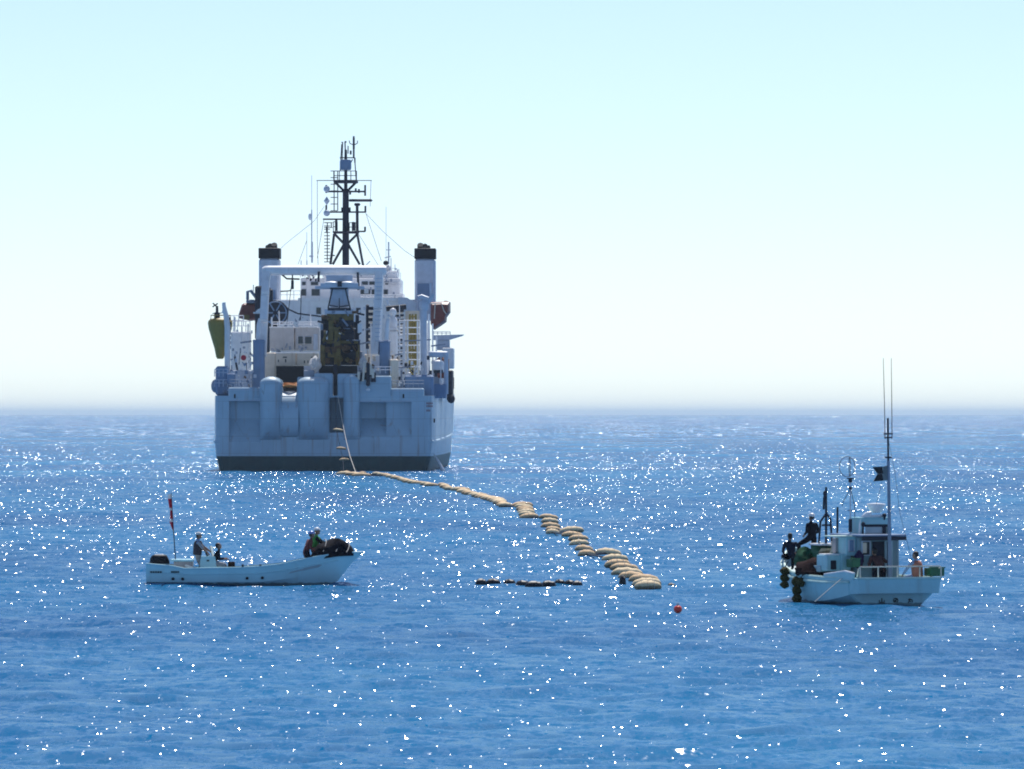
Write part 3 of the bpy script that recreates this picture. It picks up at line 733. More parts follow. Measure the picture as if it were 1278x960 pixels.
for i, (x0, x1, lab) in enumerate(((344, 369.2, 'cream storage box marked with a single bar, below the control cabin on the ship deck'), (370, 397, 'cream storage box marked with two bars, beside the plough on the ship deck'))):
    o = thing('storage_box', lab, 'box', mtx(ship) @ P((x0 + x1) / 2, 457, 10), R(-0.6), 'storage boxes on the ship deck')
    CB(o, 'body', 'cream', x0, x1, 441, 456.5, 0, 2.6); CB(o, 'lid', 'white', x0, x1, 440, 441.3, -.08, 2.75)
    b = MB()
    for q in (((353, 358, 445.3, 446.7), (355.7, 357.2, 448.3, 452.3), (347, 348, 449, 452)) if i == 0 else ((388, 391, 445.5, 446.7), (379.3, 380.7, 450, 453.5), (383.8, 384.8, 450, 453.3))):
        a = pix(o, q[0], q[3], -.03); c = pix(o, q[1], q[2], -.03); b.box(a.x, c.x, -.03, .01, a.z, c.z)
    b.build('stencil_mark', M['ink'], o)
o = thing('storage_box', 'cream box with dark louvres, right of the plough legs on the ship deck', 'box', mtx(ship) @ P(436, 455, 12), R(-0.6), 'storage boxes on the ship deck')
CB(o, 'body', 'cream', 426, 446, 436, 456, 0, 2.5); CB(o, 'louvre', 'dark', 431, 436, 444, 450, -.05, .06)
pb('cable_tank_opening', 'black', 344.5, 379, 456.8, 488, 9, .6); pb('cable_tank_opening', 'black', 398, 446, 456.5, 468, 4, .5)
b = MB(); rb(b, 321, 344, 440, 486, 10, 2, .1); b.build('deck_locker', M['cream'], ship)
pb('deck_locker', 'grey', 379, 392, 462, 472, 3, 1.2, .1)
# orange rope coil in the trough
b = MB()
for k in range(3):
    c0 = P(362, 482 - k * 1.5, 1.5 + k * .4); b.tube([c0 + Vector((.75 * math.cos(u), .5 * math.sin(u), .04 * math.sin(3 * u + k))) for u in (2 * math.pi * q / 16 for q in range(17))], .13, 6)
o = b.build('rope_coil', M['orange']); tag(o, 'orange rope coil lying in the roller trough at the ship stern', 'rope coil'); o.location = ship.location; o.rotation_euler = ship.rotation_euler
# crumpled sunlit sheets
for i, (cx, cy, w, hh, lab) in enumerate(((393.5, 454.5, .62, .85, 'crumpled white sheet left of the plough legs'), (453, 453.5, .42, .8, 'crumpled white sheet right of the plough legs'))):
    b = MB(); b.lump((0, 0, 0), (w, 1.5, hh), 30 + i, 14, 9, .35)
    o = tag(b.build('white_sheet', M['flagw']), lab, 'sheet', 'white sheets beside the plough'); o.location = mtx(ship) @ P(cx, cy, 4.2)

# left quarter: cable drum, boat, davit, buoy
b = MB(); c0 = P(343.5, 390.5, 22)
b.cyl(c0, c0 + Vector((0, .25, 0)), 1.42, n=20); b.cyl(c0 + Vector((0, .25, 0)), c0 + Vector((0, 1.8, 0)), .9, n=16); b.cyl(c0 + Vector((0, 1.8, 0)), c0 + Vector((0, 2.05, 0)), 1.42, n=20)
b.cyl(c0 + Vector((0, -.12, 0)), c0, .3, n=10)
for k in range(6):
    u = k * math.pi / 3; b.m = 1; b.bar(c0 + Vector((.25 * math.cos(u), -.06, .25 * math.sin(u))), c0 + Vector((1.3 * math.cos(u), -.06, 1.3 * math.sin(u))), .14)
b.m = 1; b.tube([c0 + Vector((1.25 * math.cos(u), -.05, 1.25 * math.sin(u))) for u in (2 * math.pi * q / 24 for q in range(25))], .08, 5)
o = b.build('cable_drum', [M['dark'], M['blue_grey']], None); tag(o, 'big dark cable drum behind the left leg of the stern gantry', 'cable drum'); o.location = ship.location; o.rotation_euler = ship.rotation_euler
b = MB(); rb(b, 320, 336, 372, 440, 24, 2, .1); rb(b, 325, 340, 360, 378, 25, 2, .2); rb(b, 337, 346, 398, 412, 24, 2); rb(b, 318, 337, 357, 424, 23, .8, .15); b.build('winch_house', M['dark'], ship)
def lifeboat(name, lab, pts, y, ln_, m):
    """hull drawn by its end outline: rounded, keeled, with a canopy"""
    o = thing(name, lab, 'lifeboat', mtx(ship) @ P(pts[0][0], pts[0][1], y), R(-0.6), 'lifeboats hung on the ship sides')
    rings = []
    loc = [pix(o, *q, 0) for q in pts]; cx = sum(p.x for p in loc) / len(loc); cz = sum(p.z for p in loc) / len(loc)
    for yy, s_ in ((0, .78), (.5, .95), (1.5, 1), (ln_ - 1.5, 1), (ln_ - .4, .8), (ln_, .5)):
        rings.append([Vector((cx + (p.x - cx) * s_, yy, cz + (p.z - cz) * s_)) for p in loc])
    MB().loft(rings, True, False).build('hull', M[m], o)
    return o, loc
lb, l_ = lifeboat('lifeboat', 'dark red lifeboat hung on the right side of the ship beside the funnel', [(537, 377), (552, 376), (561, 376.5), (561, 389), (556.5, 395), (556, 401), (549, 406), (541, 411), (537, 404)], 30, 8, 'redb')
b = MB()
for q in (((537, 379), (551, 378.5), (554, 388), (557, 392)), ((543, 379), (542, 398))): b.tube([pix(lb, *p, -.1) for p in q], .06, 5)
b.build('grab_line', M['rope'], lb)
CB(lb, 'canopy', 'redb', 552, 560.5, 375.4, 383, 1, 5, .2)
lb2, _ = lifeboat('lifeboat', 'dark red rescue boat half hidden behind the cable drum on the ship left side', [(301, 380), (304, 378), (322, 378), (323, 398), (310, 400), (297, 397), (296.5, 394)], 27, 7, 'redb')
b = MB(); ln(b, [(309, 374, 27), (309, 364, 27), (313, 363, 27), (320, 372, 27)], .2, 6); ln(b, [(310, 378, 27), (309, 372, 27)], .16); ln(b, [(316, 366, 27.5), (316.3, 355.5, 27.5)], .05); rb(b, 307, 318, 374, 378.5, 26.5, 1.5, .1); b.build('davit', M['grey'], ship)
b = MB(); ln(b, [(322.6, 398, 27), (322.6, 370, 27), (328, 362, 27)], .22, 6); b.build('davit', M['dark'], ship)
b = MB(); rb(b, 304, 311, 393, 399, 26, .8); b.build('deck_locker', M['olive'], ship)

by = thing('marker_buoy', 'tall yellow cone shaped buoy with cross topmark stowed upright at the ship left edge', 'buoy', mtx(ship) @ P(275, 454, 6), R(-0.6))
c0 = pix(by, 275, 448, 0); s11 = SY / FPX
b = MB(); prof = [(.30, 0), (.45, .2), (.62, 1.1), (.95, 2.2), (1.27, 3.3), (1.36, 3.9), (1.33, 4.15), (1.1, 4.4), (.15, 4.55)]
b.lathe(prof, (c0.x - .05, .6, c0.z), 16); b.build('body', M['yellow'], by)
b = MB(); tz = c0.z + 4.4
for k in range(6):
    u = k * math.pi / 3; b.bar((c0.x + 1.1 * math.cos(u), .6 + 1.1 * math.sin(u), tz - .1), (c0.x + 1.05 * math.cos(u), .6 + 1.05 * math.sin(u), tz + .45), .06)
b.tube([(c0.x + 1.08 * math.cos(u), .6 + 1.08 * math.sin(u), tz + .4) for u in (2 * math.pi * k / 12 for k in range(13))], .05, 5); b.build('guard_rail', M['yellow'], by)
b = MB(); lx = pix(by, 270.5, 395, 0).x; b.lathe([(.34, 0), (.3, .7), (.16, .75), (.14, 1.4), (.05, 1.45)], (lx, .6, tz), 10); b.tube([(lx - .5, .6, tz + .6), (lx + .5, .6, tz + .65)], .06); b.build('lantern_tower', M['dark'], by)
b = MB(); cc = pix(by, 268.5, 381, .6); b.tube([(lx, .6, tz + 1.3), cc], .025, 4)
for u in (.6, 2.4): b.bar(cc + Vector((.35 * math.cos(u), 0, .35 * math.sin(u))), cc - Vector((.35 * math.cos(u), 0, .35 * math.sin(u))), .14)
b.build('topmark', M['dark'], by)
b = MB(); ln(b, [(284, 484, 5), (284, 410, 5), (282.5, 396, 5), (280, 385, 5), (279, 378, 5)], [.33, .33, .3, .24, .18], 8); rb(b, 278, 281.5, 377.5, 380, 4.9, .4); ln(b, [(279.5, 384, 4.8), (277.5, 391, 4.8)], .1); b.build('davit', M['white'], ship)
b = MB()
for k in range(7): rb(b, 286, 288, 396 + k * 6, 399.5 + k * 6, 5, .4)
b.build('davit_fitting', M['dark'], ship)
pb('deck_container', 'white', 288, 312, 414, 470, 16, 3, .1); pb('deck_container', 'pale_grey', 284, 313, 462, 486, 8, 2, .1)
rail('railing', [((286, 414), (312, 414), 15.8), ((286, 407), (304, 407), 15.6)], 13, 5, 'white', .05)
b = MB()
for k in range(22):
    px, py = rnd.uniform(286, 314), rnd.uniform(432, 452); rb(b, px, px + rnd.uniform(1, 3), py, py + rnd.uniform(1, 4), 12 + rnd.random(), .4)
b.build('winch', M['grey'], ship)
b = MB()
for k in range(14):
    px, py = rnd.uniform(288, 314), rnd.uniform(408, 446); rb(b, px, px + rnd.uniform(.8, 3), py, py + rnd.uniform(1, 5), 14, .4)
b.build('locker', M['white'], ship)
b = MB(); ln(b, [(293, 445, 11), (297, 466, 11)], .12); ln(b, [(286, 470, 11), (292, 462, 11)], .08); ln(b, [(308, 452, 11), (309, 468, 11)], .1); b.build('deck_pipe', M['dark'], ship)
# hanging national flag
o = thing('national_flag', 'small white flag with a red disc hanging over the ship stern deck', 'flag', mtx(ship) @ P(304, 446, 4), R(-0.6))
def cloth(parent, name, m, p00, p10, p01, p11, nu=10, nv=6, amp=.05, th=.02, waves=2.):
    b = MB(); g0 = []; g1 = []
    for j in range(nv + 1):
        for i in range(nu + 1):
            u = i / nu; v = j / nv
            p = (p00 * (1 - u) + p10 * u) * (1 - v) + (p01 * (1 - u) + p11 * u) * v
            w_ = amp * math.sin(waves * 6.28 * u + 2 * v) * (.3 + u * .7)
            g0.append(p + Vector((0, w_, 0))); g1.append(p + Vector((0, w_ + th, 0)))
    fs = []; n_ = nu + 1; L0 = len(g0)
    for j in range(nv):
        for i in range(nu):
            a = j * n_ + i; fs.append((a, a + 1, a + n_ + 1, a + n_)); fs.append((L0 + a, L0 + a + n_, L0 + a + n_ + 1, L0 + a + 1))
    ed = [i for i in range(n_)] + [j * n_ + nu for j in range(1, nv + 1)] + [nv * n_ + i for i in range(nu - 1, -1, -1)] + [j * n_ for j in range(nv - 1, 0, -1)]
    for a, c in zip(ed, ed[1:] + ed[:1]): fs.append((a, c, L0 + c, L0 + a))
    b.add(g0 + g1, fs, True); return b.build(name, M[m] if isinstance(m, str) else m, parent)
q = [pix(o, *p, 0) for p in ((300.5, 440), (309.5, 441.5), (298.5, 452), (308, 453))]
cloth(o, 'field', 'flagw', *q)
b = MB(); c0 = pix(o, 304, 446.6, 0); b.cyl(c0 + Vector((0, -.09, 0)), c0 + Vector((0, -.06, 0)), .30, n=16); b.build('disc', M['flagr'], o)
MB().tube([pix(o, 300, 438.5, .1), pix(o, 298.2, 455, .1)], .04, 5).build('pole', M['dark'], o)
# quarter bulwarks with tyres and clutter
b = MB(); rb(b, 269, 285, 457, 494, 3, 3, .2); rb(b, 283, 293, 466, 480, 2.4, 2, .1); b.build('quarter_bulwark', M['blue_grey'], ship)
b = MB(); b.ell(P(269, 482, 4), (.5, .8, .75)); b.ell(P(280.5, 489, 2.6), (.25, .3, .25)); b.ell(P(281.5, 478, 2.6), (.22, .3, .3)); b.build('fender', M['grey'], ship)
rail('railing', [((268, 483), (284, 483), 2.5), ((268, 470), (284, 470), 3)], 9, 5, 'pale_grey', .05)
b = MB(); rb(b, 540, 557, 479, 497, 6, 4, .1); rb(b, 505, 541, 468, 496, 3, 2.5, .2); b.build('quarter_bulwark', M['blue_grey'], ship)
b = MB(); c0 = P(523, 490.5, 2.8); b.cyl(c0, c0 + Vector((0, .3, 0)), .42, n=14); b.build('capstan', M['dark'], ship)
b = MB(); rb(b, 557.5, 564.5, 462, 500, 20, 8, .1); b.ell(P(563, 498, 20), (.45, .6, .5)); rb(b, 560, 566, 470, 486, 24, 4, .1); b.build('side_wall', M['dark'], ship)
pb('side_house', 'redb', 545, 560, 446, 472, 26, 4, .2); pb('side_house', 'white', 552, 566, 434, 460, 40, 6, .1)
b = MB(); ln(b, [(556.8, 492, 7), (556.8, 440, 7)], .24, 8); rb(b, 535, 559, 438.5, 446, 7, .8, .1); b.build('boat_boom', M['pale_grey'], ship)
b = MB(); a = P(541, 418.5, 42); c = P(561, 418.5, 42); e = P(579, 417.5, 42); f_ = P(561, 424, 42); gq = P(541, 424.5, 42)
b.prism([a, e, e + Vector((-.2, 0, -.15)), f_, gq], (0, 3, 0)); rb(b, 545, 561, 424, 437, 42.3, 3, .1); b.build('bridge_wing', M['pale_grey'], ship)
rail('railing', [((541, 418), (562, 418), 41.8)], 4, 5, 'pale_grey')
b = MB(); b.lathe([(.55, 0), (.72, .3), (.74, .8), (.55, 1.25), (.15, 1.4)], P(547, 465, 8), 14); b.ell(P(542, 452.5, 8), (.35, .3, .35)); b.build('satellite_dome', M['white'], ship)
b = MB(); rb(b, 541, 553, 462, 466, 7.3, .2); b.build('dome_base', M['dark'], ship)
# right hand deck cranes and frames
b = MB(); rb(b, 485.5, 496.5, 412, 470, 12, 1.2, .2); b.ell(P(490.5, 404, 12.5), (.55, .55, .9)); b.ell(P(490.5, 390, 12.5), (.4, .4, .5)); rb(b, 486, 497, 409.5, 412, 11.8, 1.5); b.build('crane_pedestal', M['white'], ship)
b = MB(); ln(b, [(529, 480, 9), (528.5, 386, 9)], .38, 10); b.ell(P(529, 382, 9), (.55, .55, .75)); ln(b, [(522, 372, 9), (526, 370.5, 9), (535, 374, 9)], .28, 8); ln(b, [(537.5, 373, 9), (537, 353.5, 9)], .1); ln(b, [(540, 366, 9), (540, 372, 9)], .1); ln(b, [(534, 378, 9), (541, 366, 9)], .25, 6)
b.build('deck_crane', M['pale_grey'], ship)
b = MB()
for px in (511.5, 515, 519): ln(b, [(px, 472, 14), (px, 392, 14)], .13, 5)
for k in range(12): ln(b, [(511.5, 395 + 7 * k, 14), (519, 395 + 7 * k, 14)], .1, 4)
rb(b, 513, 518.5, 402, 428, 14.3, .5, .05); rb(b, 513.5, 518, 436, 455, 14.3, .5, .05); b.build('yellow_ladder', M['yellow'], ship)
b = MB(); rb(b, 506, 523.5, 388, 470, 18, .5); b.build('ladder_backing', M['cream'], ship)
b = MB()
for px in (498.5, 505, 508.5, 521, 534, 540): ln(b, [(px, 482, 10.5), (px, 400 + (px - 500) * .1, 10.5)], .09, 5)
for py in (400, 409, 417, 431, 440, 449, 458): ln(b, [(498, py, 10.4), (524, py, 10.4)], .06, 4)
for k in range(8): ln(b, [(498.5, 402 + 4 * k, 10.3), (505, 402 + 4 * k, 10.3)], .05, 4)
b.build('scaffold_frame', M['white'], ship)
b = MB()
rb(b, 456.5, 460.5, 380, 436, 16, .6, .1); ln(b, [(482, 385.5, 16), (507, 383, 16)], .3, 8)
for k in range(7): ln(b, [(460, 385 + k * 7, 16), (467.5, 385 + k * 7, 16)], .2, 6)
for k in range(6): ln(b, [(492, 389 + k * 5.5, 17), (504, 388 + k * 5.5, 17)], .13, 6)
for k in range(6): rb(b, 496, 503, 423 + k * 5, 426 + k * 5, 15, .5)
b.build('pipe_rack', M['dark'], ship)
b = MB()
for k in range(7): ln(b, [(460, 388.5 + k * 7, 15.7), (467.5, 388.5 + k * 7, 15.7)], .13, 6)
for k in range(6): ln(b, [(493, 391.5 + k * 5.5, 16.7), (503, 390.5 + k * 5.5, 16.7)], .1, 6)
rb(b, 461, 467.5, 432, 448, 14, .5); rb(b, 455, 462, 442, 466, 9, .6, .1)
b.build('pipe_rack', M['cream'], ship)
pb('cable_engine', 'cream', 486.5, 497, 448, 484, 4, 1.5, .15); pb('cable_engine', 'grey', 447, 452, 438, 466, 7, 1, .1)
# stern working gear on the right chute
b = MB(); rb(b, 443, 452, 468, 476, -.3, 1.2, .1); rb(b, 457, 461.5, 452, 482, -.5, .6, .1); rb(b, 450, 469, 465, 470, -.2, .6); rb(b, 463, 469, 469, 477, -.2, .6); rb(b, 452, 458, 470, 474, -.1, .5); b.build('overboarding_gear', M['dark'], ship)
b = MB(); rb(b, 446, 449, 464, 474, -.5, .3); rb(b, 464, 467, 460, 472, -.4, .3); ln(b, [(453, 476, -.4), (455, 452, -.4)], .12); rb(b, 461, 464, 455, 468, -.4, .3); b.build('overboarding_gear', M['cream'], ship)
b = MB(); b.ell(P(459.3, 486.6, -.5), (.24, .2, .2)); b.build('floodlight', M['white'], ship)
def clutter(name, m, n_, x0, x1, y0, y1, ya, yb, s0, s1):
    b = MB()
    for k in range(n_):
        px, py, y = rnd.uniform(x0, x1), rnd.uniform(y0, y1), rnd.uniform(ya, yb); w = rnd.uniform(s0, s1); hh = rnd.uniform(s0, s1 * 1.4)
        if rnd.random() < .5: rb(b, px, px + w, py - hh, py, y, rnd.uniform(.2, .8), .03)
        else: ln(b, [(px, py, y), (px + rnd.uniform(-w, w), py - hh * 1.3, y)], rnd.uniform(.05, .14), 5)
    b.build(name, M[m], ship)
clutter('deck_fitting', 'white', 26, 487, 540, 448, 484, 5, 9, 1, 4)
clutter('deck_fitting', 'dark', 26, 487, 545, 446, 484, 6, 10, 1, 4)
clutter('deck_fitting', 'rust', 14, 446, 500, 446, 480, 5, 9, 1, 4)
clutter('deck_fitting', 'grey', 14, 336, 400, 434, 440, 12, 13.6, 1, 4)
clutter('deck_fitting', 'cream', 18, 446, 500, 430, 474, 6, 9, 1, 4)
clutter('bridge_fitting', 'white', 24, 378, 404, 340, 350, 44, 46, 1, 3)
clutter('bridge_fitting', 'dark', 12, 378, 404, 340, 352, 43, 44, .8, 2)
clutter('bridge_fitting', 'grey', 18, 450, 498, 338, 372, 43, 44, 1, 2.5)
clutter('bridge_fitting', 'pale_grey', 18, 450, 500, 335, 350, 43, 46, 1, 3)
clutter('deckhouse_fitting', 'grey', 12, 350, 400, 396, 409, 20, 30, .8, 2.5)
clutter('deckhouse_fitting', 'pale_grey', 14, 440, 500, 378, 400, 30, 37, 1, 4)
clutter('deck_fitting', 'blue_grey', 16, 270, 318, 455, 484, 3, 6, 1, 4)
clutter('deck_fitting', 'pale_grey', 14, 284, 318, 440, 484, 3, 6, 1, 4)
clutter('deck_fitting', 'rust', 5, 304, 318, 460, 484, 5, 7, 1, 2)
# ------------------------------------------------------------------ people
def bend(a, t, l1, l2, hint):
    """middle joint of a two-bone limb from a to t"""
    a, t, hint = Vector(a), Vector(t), Vector(hint); d = t - a; L_ = min(d.length, (l1 + l2) * .995); d.normalize(); t = a + d * L_
    x = (l1 * l1 - l2 * l2 + L_ * L_) / (2 * L_); h2 = max(l1 * l1 - x * x, 0) ** .5
    p = hint - d * hint.dot(d); p.normalize()
    return a + d * x + p * h2, t
def person(label, loc, yaw, pose, dress, group=None):
    """x right, y forward, z up; loc is the point under the hips at foot (or seat) level"""
    o = thing('person', label, 'person', loc, yaw, group)
    pel = Vector(pose.get('pelvis', (0, 0, .92))); lean = R(pose.get('lean', 3)); side = R(pose.get('side', 0)); hy = R(pose.get('turn', 0))
    up = Vector((math.sin(side), math.sin(lean) * math.cos(side), math.cos(lean) * math.cos(side)))
    tw = R(pose.get('twist', 0)); rt = Vector((math.cos(tw), math.sin(tw), 0)); rt = (rt - up * rt.dot(up)).normalized(); fw = up.cross(rt)
    belly = pel + up * .16 + fw * .01; chest = pel + up * .36 + fw * pose.get('hunch', 0) * .3; nb = pel + up * .51 + fw * (.01 + pose.get('hunch', 0))
    hup = Vector((up.x * .4, up.y * .4 + math.sin(R(pose.get('nod', 0))), .95)).normalized()
    head = nb + hup * .168 + fw * .03
    V = []; E = []; Rd = []; seg = []
    def v(p, r, e=None, s_=None):
        V.append(Vector(p)); Rd.append(r if isinstance(r, tuple) else (r, r)); i = len(V) - 1
        if e is not None: E.append((e, i)); seg.append((e, i, s_))
        return i
    iP = v(pel, (.172, .130)); iB = v(belly, (.166, .122), iP, 'top'); iC = v(chest, (.195, .132), iB, 'top'); iN = v(nb, .072, iC, 'top'); iH = v(nb + hup * .10, .060, iN, 'skin')
    hands = []
    for sg, k in ((-1, 'l'), (1, 'r')):
        sh = chest + up * .085 + rt * sg * .185
        t = pel + Vector(pose['hand_' + k]) if 'hand_' + k in pose else pel + rt * sg * .30 + Vector((0, .08, -.05))
        el, t = bend(sh, t, .29, .26, pose.get('elbow_' + k, (sg * .5, -.7, -.5)))
        a = v(sh, .076, iC, 'top'); b_ = v(sh + (el - sh) * .5, .064, a, 'sleeve'); c = v(el, .052, b_, 'sleeve'); d_ = v(el + (t - el) * .4, .049, c, dress.get('fore', 'sleeve')); w = v(t, .031, d_, dress.get('fore', 'sleeve'))
        dr = (t - el).normalized(); dr = (dr + Vector(pose.get('wrist_' + k, (0, 0, -.2)))).normalized()
        v(t + dr * .05, (.040, .020), w, 'skin'); v(t + dr * .095, (.040, .016), len(V) - 1, 'skin'); hands.append((t, dr, sg))
    for sg, k in ((-1, 'l'), (1, 'r')):
        hp = pel + rt * sg * .095 - up * .03
        ft = Vector(pose['foot_' + k]) if 'foot_' + k in pose else Vector((sg * .12, 0, .08))
        kn, ft = bend(hp, ft, .43, .42, pose.get('knee_' + k, (sg * .2, 1, .1)))
        a = v(hp, .112, iP, 'leg'); b_ = v(hp + (kn - hp) * .55, .094, a, 'leg'); c = v(kn, .072, b_, 'leg'); d_ = v(kn + (ft - kn) * .35, .070, c, 'leg'); w = v(ft, .052, d_, 'leg')
        td = Vector(pose.get('toe_' + k, (sg * .12, 1, -.25))).normalized(); v(ft + td * .09, (.045, .038), w, 'foot'); v(ft + td * .17, (.042, .028), len(V) - 1, 'foot')
    me = bpy.data.meshes.new('skeleton'); me.from_pydata([tuple(p) for p in V], E, [])
    to = bpy.data.objects.new('skeleton', me); col.objects.link(to)
    md = to.modifiers.new('skin', 'SKIN'); md.use_smooth_shade = True; md.branch_smoothing = .6
    for i, r in enumerate(Rd): me.skin_vertices[0].data[i].radius = r; me.skin_vertices[0].data[i].use_root = i == 0
    sb = to.modifiers.new('sub', 'SUBSURF'); sb.levels = 2; sb.render_levels = 2
    bpy.context.view_layer.update(); dg = bpy.context.evaluated_depsgraph_get()
    bm_ = bpy.data.meshes.new_from_object(to.evaluated_get(dg), depsgraph=dg); bpy.data.objects.remove(to)
    order = ['skin', 'top', 'sleeve', 'leg', 'foot', 'eye', 'lips', 'white']
    b = MB()
    vs_ = [p.co.copy() for p in bm_.vertices]
    def near(p):
        best = None
        for e, i, s_ in seg:
            a, c = V[e], V[i]; d = c - a; t = max(0, min(1, (p - a).dot(d) / max(d.length_squared, 1e-9))); q = (p - a - d * t).length / (max(Rd[i]) + .02)
            if best is None or q < best[0]: best = (q, s_)
        return best[1]
    for p in bm_.polygons:
        b.f.append(list(p.vertices)); b.sm.append(True); b.mi.append(order.index(near(p.center)))
    b.v = vs_
    # head: skull, jaw, nose, ears, eyes, mouth
    X = Matrix.Translation(head) @ Matrix.Rotation(hy + tw, 4, 'Z') @ Matrix.Rotation(-R(pose.get('nod', 0)) - lean * .35, 4, 'X')
    b.m = 0; rings = []
    for z, rx, ry, yo in ((-.118, .02, .022, .055), (-.108, .040, .040, .045), (-.085, .055, .062, .028), (-.05, .066, .082, .012), (-.01, .073, .092, .0), (.03, .076, .097, -.004), (.065, .072, .092, -.008), (.095, .055, .072, -.010), (.112, .028, .038, -.012), (.117, .006, .008, -.012)):
        rings.append([Vector((rx * math.cos(u), yo + ry * math.sin(u), z)) for u in (2 * math.pi * k / 16 for k in range(16))])
    b.loft(rings, True, True, x=X)
    b.loft([[Vector(q) for q in r_] for r_ in ([(-.010, .086, .02), (.010, .086, .02), (0, .092, .022)], [(-.018, .086, -.03), (.018, .086, -.03), (0, .122, -.026)], [(-.012, .082, -.042), (.012, .082, -.042), (0, .098, -.040)])], True, False, x=X)
    for sg in (-1, 1):
        b.ell((sg * .076, -.005, -.005), (.010, .022, .034), 8, 6, x=X)
        b.m = 7; b.ell((sg * .031, .080, .012), (.014, .010, .009), 8, 5, x=X); b.m = 5; b.ell((sg * .031, .088, .012), (.006, .005, .006), 6, 5, x=X); b.m = 0
    b.m = 6; b.ell((0, .086, -.066), (.024, .008, .007), 8, 5, x=X); b.m = 0
    # fingers: four of unequal length, curled, and a thumb set on the side of the palm
    for t, dr, sg in hands:
        lat = dr.cross(up); lat = lat.normalized() if lat.length > .1 else rt.copy()
        nm = lat.cross(dr).normalized()
        if nm.z > 0: nm = -nm
        for k, ln_ in enumerate((.070, .080, .074, .056)):
            r0 = t + dr * .10 + lat * (-.030 + .020 * k)
            b.tube([r0 - dr * .02, r0 + dr * ln_ * .45 + nm * .008, r0 + dr * ln_ * .75 + nm * .026, r0 + dr * ln_ * .8 + nm * .050], [.0095, .009, .008, .006], 6)
        s2 = -1 if sg > 0 else 1
        r0 = t + dr * .045 + lat * .036 * s2
        b.tube([r0 - lat * .01 * s2, r0 + dr * .025 + lat * .028 * s2 + nm * .01, r0 + dr * .058 + lat * .034 * s2 + nm * .024], [.012, .010, .007], 6)
    d = dress
    b.ch = [(0, len(b.v))]
    body = b.build('body', [M[d.get('skin', 'skin')], M[d['top']], M[d.get('sleeve', d['top'])], M[d['legs']], M[d.get('feet', 'boots')], M['eye'], M['lips'], M['flagw']], o)
    def shell(name, m, zs, xx=X, brim=0):
        q = MB(); q.x = xx; rr = []
        for z, rx, ry, yo in zs: rr.append([Vector((rx * math.cos(u), yo + ry * math.sin(u), z)) for u in (2 * math.pi * k / 16 for k in range(16))])
        q.loft(rr, True, True)
        if brim: q.box(-.06, .06, .07, .07 + brim, .045, .055, bev=.004)
        q.ch = [(0, len(q.v))]
        return q.build(name, M[m], o)
    hat = d.get('hat')
    if hat == 'helmet': shell('helmet', d.get('hatm', 'helm'), [(.030, .102, .125, .0), (.036, .104, .127, 0), (.07, .096, .116, -.004), (.105, .078, .094, -.008), (.128, .045, .055, -.01), (.135, .008, .01, -.01)], brim=.07)
    elif hat == 'cap': shell('cap', d.get('hatm', 'capw'), [(.035, .084, .106, -.006), (.07, .083, .104, -.008), (.105, .064, .082, -.012), (.127, .03, .04, -.014), (.13, .006, .01, -.014)], brim=.085)
    q = MB(); q.x = X                                # hair at the back and sides
    rr = []
    for z, rx, ry, yo in ((-.06, .060, .060, -.045), (-.03, .075, .080, -.026), (.01, .080, .092, -.016), (.05, .081, .098, -.012), (.085, .067, .084, -.016), (.115, .036, .046, -.018), (.124, .008, .01, -.018)): rr.append([Vector((rx * math.cos(u), yo + ry * math.sin(u), z)) for u in (2 * math.pi * k / 14 for k in range(14))])
    if hat: rr = rr[:4]
    q.loft(rr, True, True); q.build('hair', M['hair'], o)
    if 'vest' in d:                                  # sleeveless vest worn over the shirt
        q = MB(); rr = []
        for f_, rx, ry in ((-.04, .196, .158), (.05, .202, .162), (.18, .205, .166), (.30, .212, .168), (.40, .200, .156), (.46, .15, .125), (.485, .095, .09)):
            cc = pel + (chest - pel) * min(f_ / .36, 1) + (nb - chest) * max(0, (f_ - .36) / .15)
            rr.append([cc + rt * rx * math.copysign(abs(math.cos(u)) ** .8, math.cos(u)) + fw * ry * math.sin(u) for u in (2 * math.pi * k / 18 for k in range(18))])
        q.loft(rr, True, True); q.build('vest', M[d['vest']], o)
    return o
